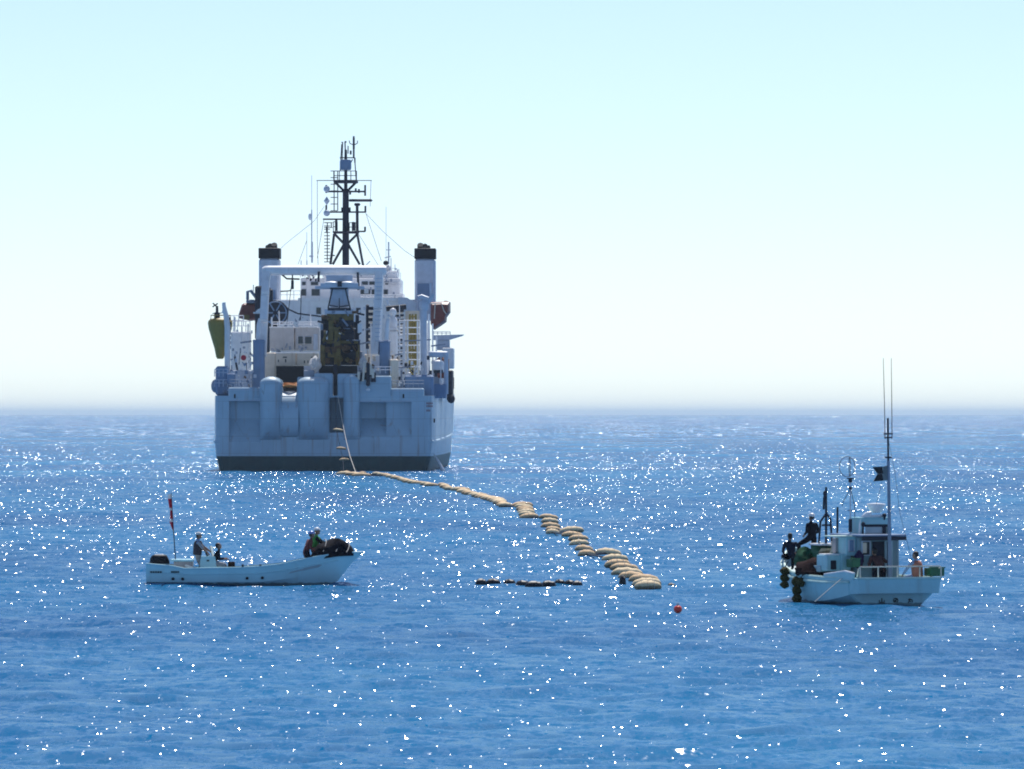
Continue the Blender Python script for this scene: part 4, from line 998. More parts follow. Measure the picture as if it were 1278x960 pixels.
# ------------------------------------------------------------------ open motorboat on the left
BY = FPX * CAM_H / (729.8 - HOR)
mb_ = thing('motorboat', 'open white motorboat, bow to the right, with a dark outboard engine at its stern', 'boat', ((186 - 639) / FPX * BY, BY, 0), R(0))
def Q(px, py, y=0.): return pix(mb_, px, py, y)
bs = FPX / BY                                    # photograph pixels per metre at the boat
def zpx(py): return (729.8 - py) / bs
def xpx(px): return (px - 186) / bs
sheer = [(184, 702.5), (200, 704), (217, 705.5), (232, 708.6), (262, 708), (300, 707.4), (325, 706), (350, 703.4), (375, 698), (398, 693.3), (422, 689.7), (440, 688.6), (452.5, 688.8)]
stem = {452.5: 688.8 + 2.2, 440: 701.5, 422: 725}
rings = []; inner = []
for i, (px, py) in enumerate(sheer):
    x = xpx(px); s_ = zpx(py); u = x / 7.8
    bm = 1.0 if u < .55 else max(.035, 1.0 * (1 - ((u - .55) / .45) ** 2.2))
    kz = -.32
    if px >= 422: kz = zpx(stem[px])
    elif px == 398: kz = -.18
    if px < 190: kz = .05
    ch = max(kz + .05, .12 + (.55 * max(0, u - .55) / .45)) if px < 440 else kz + .4 * (s_ - kz)
    cb = bm * (.86 if u < .6 else .86 - .45 * (u - .6) / .4)
    fl = s_ - .42 if .06 < u < .80 else s_ - .07
    if u <= .06: fl = s_ - .25
    w = .11 if u < .9 else min(.09, bm * .4)
    L_ = [(-bm, s_), (-cb, ch), (-cb * .25, kz + .02), (0, kz), (cb * .25, kz + .02), (cb, ch), (bm, s_), (max(bm - w, .01), s_ + .015), (max(bm - w - .03, .008), max(fl, kz + .03)), (-max(bm - w - .03, .008), max(fl, kz + .03)), (-max(bm - w, .01), s_ + .015)]
    rings.append([Vector((x, y, z)) for y, z in L_])
hb = MB(); hb.loft(rings, True, True)
for i, f in enumerate(hb.f):
    k = [q % 11 for q in f]
    if len(f) == 4 and min(k) >= 7: hb.mi[i] = 1
ho = hb.build('hull', [M['gelm'], M['gelin']], mb_); ho.data.set_sharp_from_angle(angle=R(25))
b = MB()
for sg in (-1, 1): b.tube([Vector((xpx(px), sg * (abs(r_[0].y) + .005), zpx(py) - .02)) for (px, py), r_ in zip(sheer, rings)], .035, 6)
b.build('gunwale', M['gelm'], mb_)
b = MB(); 
for sg in (-1, 1): b.tube([Vector((xpx(px), sg * (r_[5].y + (r_[6].y - r_[5].y) * .55 + .012), r_[5].z + (r_[6].z - r_[5].z) * .55)) for (px, py), r_ in list(zip(sheer, rings))[1:-2]], .022, 5)
b.build('rubbing_strake', M['gelm'], mb_)
b = MB()
for px, py in ((216, 722.5), (228, 722.7), (308.5, 721.8), (327.5, 721.3)): c0 = Q(px, py, -.9); b.cyl(Vector((c0.x, -.955, c0.z)), Vector((c0.x, -.86, c0.z)), .055, n=8)
b.build('drain_hole', M['black'], mb_)
b = MB()
for x0, x1, y0, y1 in ((187.5, 202.5, 713.2, 715.2), (213.5, 224, 713, 715)):
    for k in range(5):
        a = Q(x0 + (x1 - x0) * k / 5, y1, -1); c = Q(x0 + (x1 - x0) * (k + .75) / 5, y0, -1); yy = -.935 if a.z > .4 else -.93; b.box(a.x, c.x, -.99, -.9, a.z, c.z)
b.build('registration_lettering', M['ink'], mb_)
b = MB(); a = Q(218, 706, .2); c = Q(241, 700, .2); b.box(a.x, c.x, -.55, .6, a.z - .1, c.z, bev=.03); b.build('stern_well', M['pinkish'], mb_)
b = MB(); a = Q(214, 705, .2); c = Q(242, 699.2, .2); b.box(a.x, c.x, -.6, .65, c.z - .03, c.z + .04, bev=.01); b.build('well_coaming', M['gelm'], mb_)
b = MB(); a = Q(231, 706, -.7); b.bar(a, a + Vector((.4, 0, -.1)), .14, .08); b.build('hatch_lid', M['flagw'], mb_)
# outboard engine
b = MB(); rr = []
for px0, px1, py, w in ((188, 211.5, 703.6, .20), (187, 211.8, 701.5, .23), (187.3, 210.3, 697, .24), (189.5, 208.5, 693.6, .22), (192, 206.5, 692.4, .15)):
    a = Q(px0, py, 0).x; c = Q(px1, py, 0).x; z = Q(px0, py, 0).z; m_ = (a + c) / 2
    rr.append([Vector((m_ + (c - a) / 2 * math.copysign(abs(math.cos(u)) ** .6, math.cos(u)), w * math.copysign(abs(math.sin(u)) ** .6, math.sin(u)), z)) for u in (2 * math.pi * k / 16 for k in range(16))])
b.loft(rr, True, True); eng = b.build('outboard_engine', M['black'], mb_)
b = MB(); a = Q(193, 692.8, 0); c = Q(204, 691.6, 0); b.box(a.x, c.x, -.13, .13, a.z - .02, c.z, bev=.02); b.build('cowl_top', M['white'], eng)
b = MB(); a = Q(184.5, 709.5, 0); b.box(a.x, a.x + .5, -.3, .3, a.z, a.z + .06); b.box(a.x - .02, a.x + .22, -.12, .12, -.6, a.z + .1, bev=.03); b.build('engine_leg', M['dark'], eng)
# centre console
b = MB(); rr = []
for px0, px1, py, w in ((249.5, 271, 712, .36), (250.5, 270, 700, .35), (251.5, 269, 694.2, .33)):
    a = Q(px0, py, 0); c = Q(px1, py, 0); rr.append([Vector((a.x, -w, a.z)), Vector((c.x, -w, a.z)), Vector((c.x, w, a.z)), Vector((a.x, w, a.z))])
b.loft(rr, True, False); con = b.build('console', M['gelm'], mb_)
b = MB(); a = Q(263, 694, 0); c = Q(274, 681.5, 0)
b.prism([a + Vector((.05, -.3, 0)), a + Vector((.1, .3, 0)), Vector((a.x + .02, .27, c.z)), Vector((a.x - .03, -.27, c.z))], (.02, 0, 0)); b.build('windscreen', M['glass'], con)
b = MB(); cw = Q(257, 690.5, -.02); b.tube([cw + Vector((-.06 * math.sin(u), .17 * math.cos(u), .17 * math.sin(u))) for u in (2 * math.pi * k / 14 for k in range(15))], .016, 6); b.bar(cw, Q(260, 694.5, 0), .04); b.build('steering_wheel', M['black'], con)
b = MB(); a = Q(258, 700.7, -.37); b.box(a.x, a.x + .09, -.375, -.34, a.z, a.z + .05); b.build('console_badge', M['ink'], con)
b = MB(); a = Q(284.5, 706, -.5); b.box(a.x, a.x + .25, -.6, -.3, a.z - .1, a.z + .14, bev=.03); tag(b.build('gear_box', M['netbrown']), 'small dark gear box on the motorboat gunwale in front of the console', 'box'); bpy.data.objects['gear_box'].location = mb_.location
b = MB()
for px in (303, 325): 
    a = Q(px, 706.4, -.97); b.box(a.x - .04, a.x + .04, -1.02, -.93, a.z - .05, a.z + .06, bev=.01)
b.build('cleat', M['dark'], mb_)
# banner on its pole
pf = thing('banner', 'narrow red and white banner hanging limp from a thin pole at the motorboat stern', 'banner', Q(219.5, 706, 0) + mb_.location)
MB().tube([pix(pf, 219.6, 707, 0), pix(pf, 216.4, 660, 0), pix(pf, 213.8, 615.5, 0)], [.022, .02, .014], 6).build('pole', M['dark'], pf)
def band(y0, y1, m, x0a, x1a, x0b, x1b):
    cloth(pf, 'banner_cloth', m, *[pix(pf, *q, -.02) for q in ((x0a, y0), (x1a, y0), (x0b, y1), (x1b, y1))], nu=10, nv=8, amp=.05, th=.012, waves=1.5)
band(617, 622.6, 'flagw', 209.6, 214, 209.6, 214.2); band(622.7, 634, 'flagr', 209.6, 214.2, 211.2, 214.9); band(634.1, 637, 'flagw', 211.4, 214.9, 211.6, 215.1)
band(637.1, 647.5, 'flagr', 212.2, 215.3, 212.2, 215.9); band(647.6, 651.5, 'flagw', 212, 216, 211.3, 216.2); band(651.6, 661, 'flagr', 211.5, 216.2, 215, 217); band(661.1, 664, 'flagw', 215, 217, 215.6, 217.2)
# tarpaulin heap on the foredeck
b = MB(); rings = []
prof = [(387, .02), (392, .25), (398, .44), (404, .50), (411, .52), (418, .53), (424, .51), (430, .46), (435, .37), (439, .22), (441.5, .04)]
for px, hh in prof:
    zb = zpx(np.interp(px, [374, 398, 422, 452], [698.5, 693.5, 690, 689])) - .12; x = xpx(px); row = []
    wv = .62 if px < 425 else .62 - (px - 425) * .022
    for k in range(15):
        u = math.pi * k / 14; f_ = 1 + .10 * math.sin(3 * u + x * 7) + rnd.uniform(-.06, .06)
        row.append(Vector((x + rnd.uniform(-.03, .03), -wv * math.cos(u) * f_, zb + (hh + .1) * math.sin(u) ** .75 * f_)))
    rings.append(row)
b.loft(rings, True, True)
th_ = b.build('tarpaulin_heap', M['net']); tag(th_, 'black tarpaulin covered heap on the foredeck of the motorboat', 'heap'); th_.location = mb_.location
b = MB()
for u0 in (404, 420, 433):
    b.tube([Vector((xpx(u0) + .1 * math.sin(5 * q), -.66 + 1.32 * q, zpx(693.5) + .03 + (.56 if u0 < 430 else .44) * math.sin(math.pi * min(max(q, .05), .95)) ** .75)) for q in (k / 10 for k in range(11))], .014, 5)
b.build('lashing', M['rope'], th_)
# people on the motorboat (boat floor about 0.42 m below the gunwale)
def on(thg, px, py, y): return mtx(thg) @ pix(thg, px, py, y)
fl = .22
p0 = Q(246.3, 700, -.05)
person('helmsman in a white cap and dark life vest standing at the motorboat console', mtx(mb_) @ Vector((p0.x, -.05, fl)), R(-90),
       dict(lean=4, hand_l=(-.20, .46, .08), hand_r=(.18, .40, .02), foot_l=(-.12, .05, .08), foot_r=(.13, -.03, .08), nod=-8, pelvis=(0, 0, .90)),
       dict(top='clothblue', sleeve='clothgrey', fore='skin', legs='clothkhaki', hat='cap', vest='vestdark'), 'people on the motorboat')
p0 = Q(266.5, 700, -.15)
person('person in dark clothes seated on the front of the motorboat console', mtx(mb_) @ Vector((p0.x, -.15, fl)), R(-90),
       dict(lean=20, pelvis=(0, 0, .58), hunch=.03, nod=-30, hand_l=(-.12, .42, .16), hand_r=(.16, .40, .14), foot_l=(-.14, .46, .10), foot_r=(.15, .40, .10)),
       dict(top='clothdark', legs='clothgrey', feet='boots'), 'people on the motorboat')
p0 = Q(381.5, 700, -.3)
person('person in dark red jacket and blue helmet standing at the motorboat tarpaulin heap', mtx(mb_) @ Vector((p0.x, -.32, .35)), R(-72),
       dict(lean=20, pelvis=(0, 0, .86), nod=-14, hand_l=(-.16, .36, .12), hand_r=(.18, .30, -.02), hunch=.04),
       dict(top='clothred', legs='clothdark', hat='helmet', hatm='helmb'), 'people on the motorboat')
p0 = Q(391, 700, .35)
person('person in green vest and white helmet reaching across the motorboat tarpaulin heap', mtx(mb_) @ Vector((p0.x, .38, .45)), R(-95),
       dict(lean=14, pelvis=(0, 0, .84), nod=-12, hand_l=(-.16, .58, .22), hand_r=(.16, .56, .26), elbow_r=(.3, 0, -1), elbow_l=(-.3, 0, -1), twist=0),
       dict(top='vestgreen', sleeve='clothdark', legs='clothdark', hat='helmet', vest='vestgreen'), 'people on the motorboat')

# ------------------------------------------------------------------ fishing boat on the right
FYAW = 20.0
FY = FPX * CAM_H / (756.5 - HOR)
fb = thing('fishing_boat', 'white fishing boat seen from its stern quarter with wheelhouse, tall mast and black flag', 'boat', ((1122 - 639) / FPX * FY, FY, 0), R(FYAW))
def F(px, py, y): return pix(fb, px, py, y)
fs_ = FPX / FY
#        y    half beam  sheer   chine hb  chine z  bottom hb (waterline and below)
fst = [(.62, 1.46, .89, 1.40, .37, .98), (.68, 1.50, .90, 1.47, .36, 1.06), (1.3, 1.55, .88, 1.50, .26, 1.15), (2.6, 1.58, .86, 1.50, .12, 1.2), (4.2, 1.56, .88, 1.42, .02, 1.15), (5.6, 1.45, .95, 1.22, .0, .95), (6.8, 1.22, 1.12, .86, .10, .50), (7.8, .88, 1.36, .46, .28, .16), (8.5, .48, 1.56, .24, .45, .13), (8.9, .10, 1.66, .05, .7, .03)]
rings = []
for y, hbm, s_, cb, cz, wb in fst:
    kz = -.5 if y < 6.2 else min(-.5 + (y - 6.2) * .42, cz - .12)
    fl_ = .34 if y < 6.2 else s_ - .45
    if y < .65: fl_ = s_ - .05
    if y > 8.7: fl_ = s_ - .1
    w = min(.10, hbm * .4)
    L_ = [(-hbm, s_), (-hbm * .5 - cb * .5 - .01, (s_ + cz) / 2), (-cb, cz), (-wb, min(cz - .06, .0) if y < 3.5 else cz - .1), (-wb * .8, kz), (wb * .8, kz), (wb, min(cz - .06, .0) if y < 3.5 else cz - .1), (cb, cz), (hbm * .5 + cb * .5 + .01, (s_ + cz) / 2), (hbm, s_), (hbm - w, s_ + .01), (max(hbm - w - .03, .02), fl_), (-max(hbm - w - .03, .02), fl_), (-(hbm - w), s_ + .01)]
    rings.append([Vector((x, y, z)) for x, z in L_])
hb = MB(); hb.loft(rings, True, True)
for i, f in enumerate(hb.f):
    if len(f) == 4 and min(q % 14 for q in f) >= 10: hb.mi[i] = 1
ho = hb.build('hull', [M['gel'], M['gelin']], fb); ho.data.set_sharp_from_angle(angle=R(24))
b = MB()
for sg in (-1, 1):
    b.tube([Vector((sg * (q[1] + .02), q[0], q[2] - .13)) for q in fst], .045, 6)
b.tube([Vector((-1.48, -.03, .90)), Vector((1.48, -.03, .90))], .04, 6)
b.build('rub_rail', M['hull_teal'], fb)
b = MB()
for sg in (-1, 1): b.tube([Vector((sg * (q[1] - .05), q[0], q[2] + .02)) for q in fst], .05, 6)
b.build('gunwale_cap', M['hull_teal'], fb)
# raised bulwark pieces of the port quarter
b = MB(); b.loft([[(-1.46, -.02, .90), (-1.40, -.02, .41), (1.40, -.02, .41), (1.46, -.02, .90)], [(-1.49, .76, .905), (-1.46, .76, .375), (1.46, .76, .375), (1.49, .76, .905)]], True, False); b.build('stern_box', M['gel'], fb)
b = MB(); b.prism([(-1.54, .2, .85), (-1.54, .2, 1.05), (-1.55, .9, 1.10), (-1.55, 2.6, .96), (-1.55, 2.7, .85)], (.07, 0, 0)); b.build('bulwark', M['gel'], fb)
b = MB(); b.tube([(-1.5, .16, 1.06), (-1.51, .9, 1.12), (-1.51, 2.6, .98)], .035, 6); b.build('bulwark_cap', M['white'], fb)
# boat name on the lower transom, three painted signs
def strokes(name, cx, cz, y, w, hh, lines):
    b = MB()
    for pl in lines: b.tube([Vector((cx + (u - .5) * w, y, cz + (v - .5) * hh)) for u, v in pl], .016, 4)
    b.ch = [(0, len(b.v))]; return b.build(name, M['ink'], fb)
def trans_y(z): return -.012 - 0.0 * z
for i, (px, lines) in enumerate(((1100.7, [[(.5, 1), (.5, .05)], [(.0, .55), (.0, .05), (1, .05), (1, .55)]]), (1118, [[(.7, .95), (.45, .1), (.15, .2), (.02, .5), (.2, .85), (.55, .97), (.85, .8), (.98, .5), (.85, .2), (.65, .05)], [(.2, .3), (.8, .75)]]), (1136, [[(.1, .7), (.9, .7), (.95, .05)], [(.45, 1), (.42, .55), (.1, .0)], [(.3, .45), (.62, .2)]]))):
    c0 = F(px, 749.5, .6); strokes('name_lettering', c0.x, c0.z, .605, .17, .15, lines)
# stern rail
b = MB(); 
xs = [F(px, 706, .05).x for px in (1073.5, 1120, 1174.5)]
for px in (1073.5, 1096, 1120, 1148, 1174.5): a = F(px, 722, .05); b.tube([(a.x, .05, .9), (a.x, .05, 1.27)], .022, 6)
b.tube([(xs[0], .3, .95), (xs[0] - .02, .15, 1.2), (xs[0], .05, 1.27), (xs[2] - .05, .05, 1.28), (xs[2], .1, 1.22), (xs[2] + .03, 1.2, 1.15)], .024, 6); b.build('stern_rail', M['cream'], fb)
# wheelhouse
wy = 2.5
wl_ = F(1071, 700, wy).x; wr_ = F(1121.5, 700, wy).x; wt = F(1090, 669.5, wy).z
b = MB(); b.box(wl_, wr_, wy, wy + 2.0, .36, wt, bev=.04); wh = b.build('wheelhouse', M['gelc'], fb)
b = MB(); b.box(wl_ - .12, wr_ + .05, wy - .55, wy + 2.1, wt, wt + .07, bev=.02)
b.build('wheelhouse_roof', M['blue_grey'], wh)
b = MB(); b.box(wl_ - .1, wr_ + .03, wy - .58, wy - .52, wt - .12, wt - .004); b.build('roof_shade_strip', M['dark'], wh)  # dark strip painting in the shade under the roof overhang
def fbox(name, m, px0, px1, py0, py1, y, d, parent=None, bev=.015):
    a = F(px0, py1, y); c = F(px1, py0, y); return MB().box(a.x, c.x, y, y + d, a.z, c.z, bev=bev).build(name, M[m], parent or fb)
w1 = fbox('window', 'pale_grey', 1075.5, 1087, 675, 694, wy - .05, .06, wh); fbox('pane', 'glass', 1077, 1085.5, 676.5, 692.5, wy - .065, .02, w1)
w1 = fbox('window', 'cream', 1077, 1082, 677.5, 690.5, wy - .075, .02, wh)
fbox('doorway', 'dark', 1089, 1108, 676, 722, wy - .04, .06, wh); fbox('door_post', 'gelin', 1104.5, 1107, 670, 722, wy - .1, .08, wh)
b = MB(); 
for px in (1113, 1121): a = F(px, 672, wy - .5); b.tube([(a.x, wy - .5, .4), (a.x, wy - .5, wt)], .025, 6)
b.build('roof_post', M['gelin'], wh)
# upper steering house on the roof
uy = wy + .5; z0 = wt + .07
ul = F(1074, 660, uy).x; ur = F(1112, 660, uy).x; zt = F(1090, 648, uy).z
b = MB(); b.box(ul + .03, ul + .09, uy, uy + 1, z0, zt); b.box(ur - .07, ur, uy, uy + 1, z0, zt); b.box(ul + .03, ur, uy, uy + 1.05, zt, zt + .06, bev=.02)
zs = F(1090, 667, uy).z; zw = F(1090, 656.5, uy).z
b.box(ul + .09, ur - .07, uy + .92, uy + 1, z0, zs + .03); b.box(ul + .09, ur - .07, uy, uy + .06, z0, zs + .01); b.box(ul + .09, ur - .07, uy, uy + .08, zw, zt)
b.ch = [(0, len(b.v))]; us = b.build('upper_house', M['gel'], fb)
b = MB(); b.box(ul + .09, ur - .07, uy - .02, uy, zw - .03, zw + .05); b.box(F(1101.5, 660, uy).x, F(1105.5, 660, uy).x, uy - .02, uy + .3, zs, zw); b.build('window_frame', M['dark'], us)
fbox('pane', 'paleglass', 1080, 1102, 657, 666.3, uy + .03, .02, us)
b = MB()
for q in ([(1073.5, 668), (1074, 655), (1076, 646), (1081, 641.5), (1087, 640.3)],): b.tube([F(*p, uy + .1) for p in q], .06, 8)
b.tube([F(1076, 645.5, uy + .1), F(1104, 643.5, uy + .1)], .045, 8); b.build('radar_arch', M['white'], us)
b = MB(); c0 = F(1093.5, 640, uy + .4); b.lathe([(.16, 0), (.2, .05), (.27, .16), (.30, .21), (.31, .27), (.29, .30), (.04, .32)], c0, 16); b.build('radar_dome', M['white'], us)
b = MB(); b.ell(F(1103.8, 643.5, uy), (.075, .08, .075)); b.tube([F(1103.8, 643.5, uy), F(1103.8, 649, uy)], .03); b.ell(F(1077.3, 654.5, uy - .05), (.07, .08, .08)); b.tube([F(1077.3, 654, uy - .05), F(1077, 667, uy - .05)], .03); b.build('searchlight', M['dark'], us)
# tall mast with aerials
py_ = 1.6
def fl_(pts, r, y, m, name, n=6, parent=None):
    b = MB(); rs = r
    for q in pts: b.tube([F(*p, y) for p in q], rs, n)
    return b.build(name, M[m], parent or fb)
tm = fl_([[(1110.5, 722), (1110, 655), (1108.6, 575)]], [.068, .06, .05], py_, 'grey', 'mast', 8)
fl_([[(1108.6, 577), (1108.2, 541)]], .035, py_, 'dark', 'topmast', 8, tm); fl_([[(1108.2, 541), (1108.1, 522)]], .036, py_, 'dark', 'light_pole', 8, tm)
fl_([[(1103, 541.5), (1114, 541.5)], [(1104, 546.5), (1113.5, 546)]], .026, py_, 'dark', 'crossbar', 6, tm); fl_([[(1104.5, 571), (1112.5, 571)]], .03, py_, 'dark', 'crossbar', 6, tm)
fl_([[(1104.6, 548), (1103.9, 505), (1102.4, 447)], [(1113.4, 548), (1113, 505), (1112.4, 447)]], [.016, .013, .008], py_, 'dark', 'whip_aerial', 5, tm)
fl_([[(1108, 545), (1117, 590), (1123, 640), (1140, 708)], [(1100.5, 602), (1095, 625), (1093, 630)]], .006, py_, 'dark', 'stay_wire', 4, tm)
bf = thing('black_flag', 'black swallowtail flag flying from the tall mast of the fishing boat', 'flag', mtx(fb) @ F(1108, 592, py_), R(FYAW))
p = lambda x, y: pix(bf, x, y, -.03)
cloth(bf, 'hem', 'greyflag', p(1102, 582.5), p(1107.6, 581), p(1102.3, 600), p(1107.8, 599.5), 4, 6, .015, .012, 1)
cloth(bf, 'flag_cloth', 'flagb', p(1089, 583), p(1102, 582.4), p(1095.3, 591.5), p(1102.2, 591.5), 8, 5, .03, .012, 1.2); cloth(bf, 'flag_cloth', 'flagb', p(1095.3, 591.6), p(1102.2, 591.6), p(1090, 601), p(1102.3, 600.2), 8, 5, .03, .012, 1.2)
# direction finder mast
dy = 3.6
dm = fl_([[(1061.3, 672), (1061.3, 600)]], .026, dy, 'pale_grey', 'aerial_mast', 6)
b = MB(); a = F(1061.3, 601, dy); b.cyl(a - Vector((0, 0, .03)), a + Vector((0, 0, .08)), .07, .06, 10); b.cyl(a + Vector((0, 0, .08)), a + Vector((0, 0, .12)), .12, n=10); a = F(1061.3, 664, dy); b.cyl(a, a + Vector((0, 0, .42)), .065, n=8); b.cyl(F(1061.3, 611, dy), F(1061.3, 608, dy), .06, n=8); b.build('aerial_housing', M['dark'], dm)
b = MB(); c0 = F(1060.5, 582.5, dy)
for rx, dx, ax in ((.28, -.09, 0), (.28, .0, 1)):
    b.tube([c0 + Vector((dx + (rx * math.cos(u) if not ax else .09 * math.cos(u)), (.0 if not ax else .27 * math.cos(u)), .33 * math.sin(u))) for u in (2 * math.pi * k / 24 for k in range(25))], .011, 5)
b.build('loop_aerial', M['dark'], dm)
fl_([[(1061, 611), (1052, 627), (1051, 632)], [(1062, 611), (1066.5, 632), (1067.5, 672)], [(1058, 637), (1065, 637)]], .012, dy, 'dark', 'aerial_stay', 5, dm)
# derrick over the hold
gy = 5.4
dr = fl_([[(1031, 702), (1031, 608)]], [.045, .035], gy, 'dark', 'derrick_post', 6)
fl_([[(1031, 640), (1036.5, 648), (1038, 672), (1038.5, 692)], [(1031, 641), (1024, 651), (1022, 678)], [(1026, 655.5), (1037, 655.5)], [(1030, 614), (1028.4, 622), (1028, 636)], [(1045, 670), (1045.3, 633)]], .035, gy, 'dark', 'derrick_leg', 6, dr)
b = MB(); b.ell(F(1029.3, 616, gy), (.06, .06, .09)); b.build('derrick_block', M['dark'], dr)
# side cabinets
fbox('cabinet', 'gel', 1032.5, 1050, 693, 713, 2.9, .9); fbox('cabinet', 'gel', 1050.3, 1062, 691.5, 712, 2.8, .9); fbox('cabinet_opening', 'dark', 1037, 1044, 699.5, 711, 2.88, .04); fbox('cabinet_top', 'white', 1035, 1048, 691.5, 693.4, 2.85, .9)
cb_ = fbox('cabinet', 'gel', 1056.5, 1069, 670, 694, 2.7, 1.0); w1 = fbox('window', 'pale_grey', 1058.8, 1067, 673.5, 689, 2.67, .04, cb_); fbox('pane', 'blue_grey', 1060.5, 1065.5, 674.5, 688, 2.655, .02, w1); fbox('cabinet_top', 'hull_teal', 1040, 1069.5, 668.5, 670.6, 2.7, .8)
b = MB(); b.prism([F(1043, 672, 3.4), F(1056, 671, 3.4), F(1056, 690, 3.4), F(1050, 685, 3.4), F(1043, 691, 3.4)], (0, .3, 0)); tag(b.build('tarpaulin', M['tarp']), 'grey tarpaulin sheet hung beside the fishing boat wheelhouse', 'tarpaulin'); bpy.data.objects['tarpaulin'].location = fb.location; bpy.data.objects['tarpaulin'].rotation_euler = fb.rotation_euler
fbox('deck_box', 'gelin', 1024, 1040, 706, 714, 3.4, 1.0)
def put(o): o.location = fb.location; o.rotation_euler = fb.rotation_euler; return o
def heap(name, m, lab, cat, px, py, y, r, seed, amp=.3):
    b = MB(); b.lump((0, 0, 0), r, seed, 16, 10, amp); o = tag(b.build(name, M[m]), lab, cat); o.location = mtx(fb) @ F(px, py, y); o.rotation_euler = fb.rotation_euler; return o
heap('net_heap', 'green', 'green net heap in the bow of the fishing boat beside the standing person', 'net', 1004, 699, 6.0, (.30, .45, .40), 3)
heap('net_heap', 'basket', 'bright green net heap beneath the derrick of the fishing boat', 'net', 1026, 695, 5.6, (.42, .5, .42), 4)
heap('net_heap', 'netbrown', 'dark brown net heap spread along the fishing boat hold', 'net', 1016, 711, 4.6, (.62, .9, .36), 5)
b = MB(); b.box(-.5, .5, -.55, .55, -.02, .05, bev=.02); o = tag(b.build('hatch_cover', M['white']), 'white hatch cover lying over the green nets on the fishing boat', 'hatch cover'); o.location = mtx(fb) @ F(1034, 680, 5.4); o.rotation_euler = fb.rotation_euler
b = MB()
for k in range(5): b.tube([(-.02 + .16 * math.cos(u) + .02 * k, .15 * math.sin(u), .03 * k) for u in (2 * math.pi * q / 14 for q in range(15))], .03, 6)
o = tag(b.build('rope_coil', M['floatb']), 'straw coloured rope coil below the derrick of the fishing boat', 'rope coil'); o.location = mtx(fb) @ F(1029, 690, 5.0); o.rotation_euler = fb.rotation_euler
b = MB(); b.tube([F(1035, 695, 4.8), F(1039, 682, 4.8), F(1038, 676, 4.8)], .03); b.build('hauler_arm', M['cream'], fb)
heap('cloth', 'purple', 'dark purple cloth draped at the wheelhouse corner of the fishing boat', 'cloth', 1072, 699, 2.3, (.16, .16, .3), 8, .2)
def crate(lab, px, py, y, w):
    b = MB(); b.box(-w, w, -.25, .25, 0, .02)
    o = tag(b.build('crate', M['basket']), lab, 'crate', 'green crates on the fishing boat'); o.location = mtx(fb) @ F(px, py, y); o.rotation_euler = fb.rotation_euler
    q = MB()
    for sg in (-1, 1): q.box(-w, w, sg * .25 - .015, sg * .25 + .015, .025, .26); q.box(sg * w - .015, sg * w + .015, -.23, .23, .025, .26)
    q.box(-w - .03, w + .03, -.29, -.22, .265, .30); q.ch = [(0, len(q.v))]; q.build('side', M['basket'], o)
    q = MB(); q.lump((0, 0, .2), (w * .85, .2, .12), 12, 12, 8, .3); q.build('net', M['green'], o)
crate('green crate with netting at the right end of the fishing boat stern', 1166, 719, .5, .24); crate('green crate between the cabinet and the purple cloth on the fishing boat', 1065, 708, 2.2, .13)
# hanging fenders
def fender(lab, px, py0, py1, y, n_, r):
    for y in np.arange(8.6, 4, -.02):               # slide along the sheer until the fender hangs outside the planking
        hbm = np.interp(y, [q[0] for q in fst], [q[1] for q in fst])
        if F(px, py1, y).x <= -hbm - r * .8: break
    o = thing('fender', lab, 'fender', mtx(fb) @ F(px, py1, y), R(FYAW), 'fenders hung along the fishing boat bow')
    a = pix(o, px, py0, 0); c = pix(o, px, py1, 0)
    for k in range(n_):
        p_ = a + (c - a) * ((k + .5) / n_); b = MB(); b.lump(p_, (r, r, abs(a.z - c.z) / n_ * .58), 20 + k + int(px), 12, 8, .22); b.build('ball', M['moss'], o)
    MB().tube([a, a + Vector((.12, 0, .22))], .018, 5).build('rope', M['dark'], o)
fender('brown mossy fender at the tip of the fishing boat bow', 979.5, 708.5, 734, 8.3, 3, .16)
fender('short brown fender in the middle of three on the fishing boat bow', 993.5, 720.5, 731.5, 6.9, 1, .15); fender('short brown fender beside its twin, nearest to the rope of the fishing boat', 999.5, 722, 732, 6.6, 1, .13)
fender('long brown fender hanging nearest to the water on the fishing boat bow', 994.5, 732, 752, 6.8, 2, .16)
b = MB(); b.tube([F(1061, 713.5, 1.2), F(1040, 731, .9), F(1017, 751, .8)], .014, 5); o = put(tag(b.build('mooring_rope', M['rope']), 'thin pale rope slanting from the fishing boat quarter into the water', 'rope'))
# people on the fishing boat
gp = 'people on the fishing boat'
p0 = F(1014, 702, 6.4)
person('person in dark clothes and white helmet standing one foot raised in the fishing boat bow', mtx(fb) @ Vector((p0.x, 6.4, p0.z - .08)), R(40),
       dict(lean=4, pelvis=(0, 0, .92), hand_l=(-.15, .22, .10), hand_r=(.16, .24, .12), foot_l=(-.42, .22, .27), foot_r=(.06, -.04, .08), knee_l=(-.7, .6, .5), nod=-12),
       dict(top='clothdark', legs='clothdark', hat='helmet'), gp)
p0 = F(988, 697, 7.4)
person('person in dark clothes sitting with back turned on the fishing boat gunwale at the bow', mtx(fb) @ Vector((p0.x, 7.4, p0.z - .03)), R(15),
       dict(lean=16, pelvis=(0, 0, .12), hunch=.02, nod=-10, hand_l=(-.18, .28, .06), hand_r=(.24, .26, .10), foot_l=(-.1, .45, -.3), foot_r=(.18, .46, -.3)),
       dict(top='clothnavy', legs='clothdark'), gp)
p0 = F(1100, 721, 1.7)
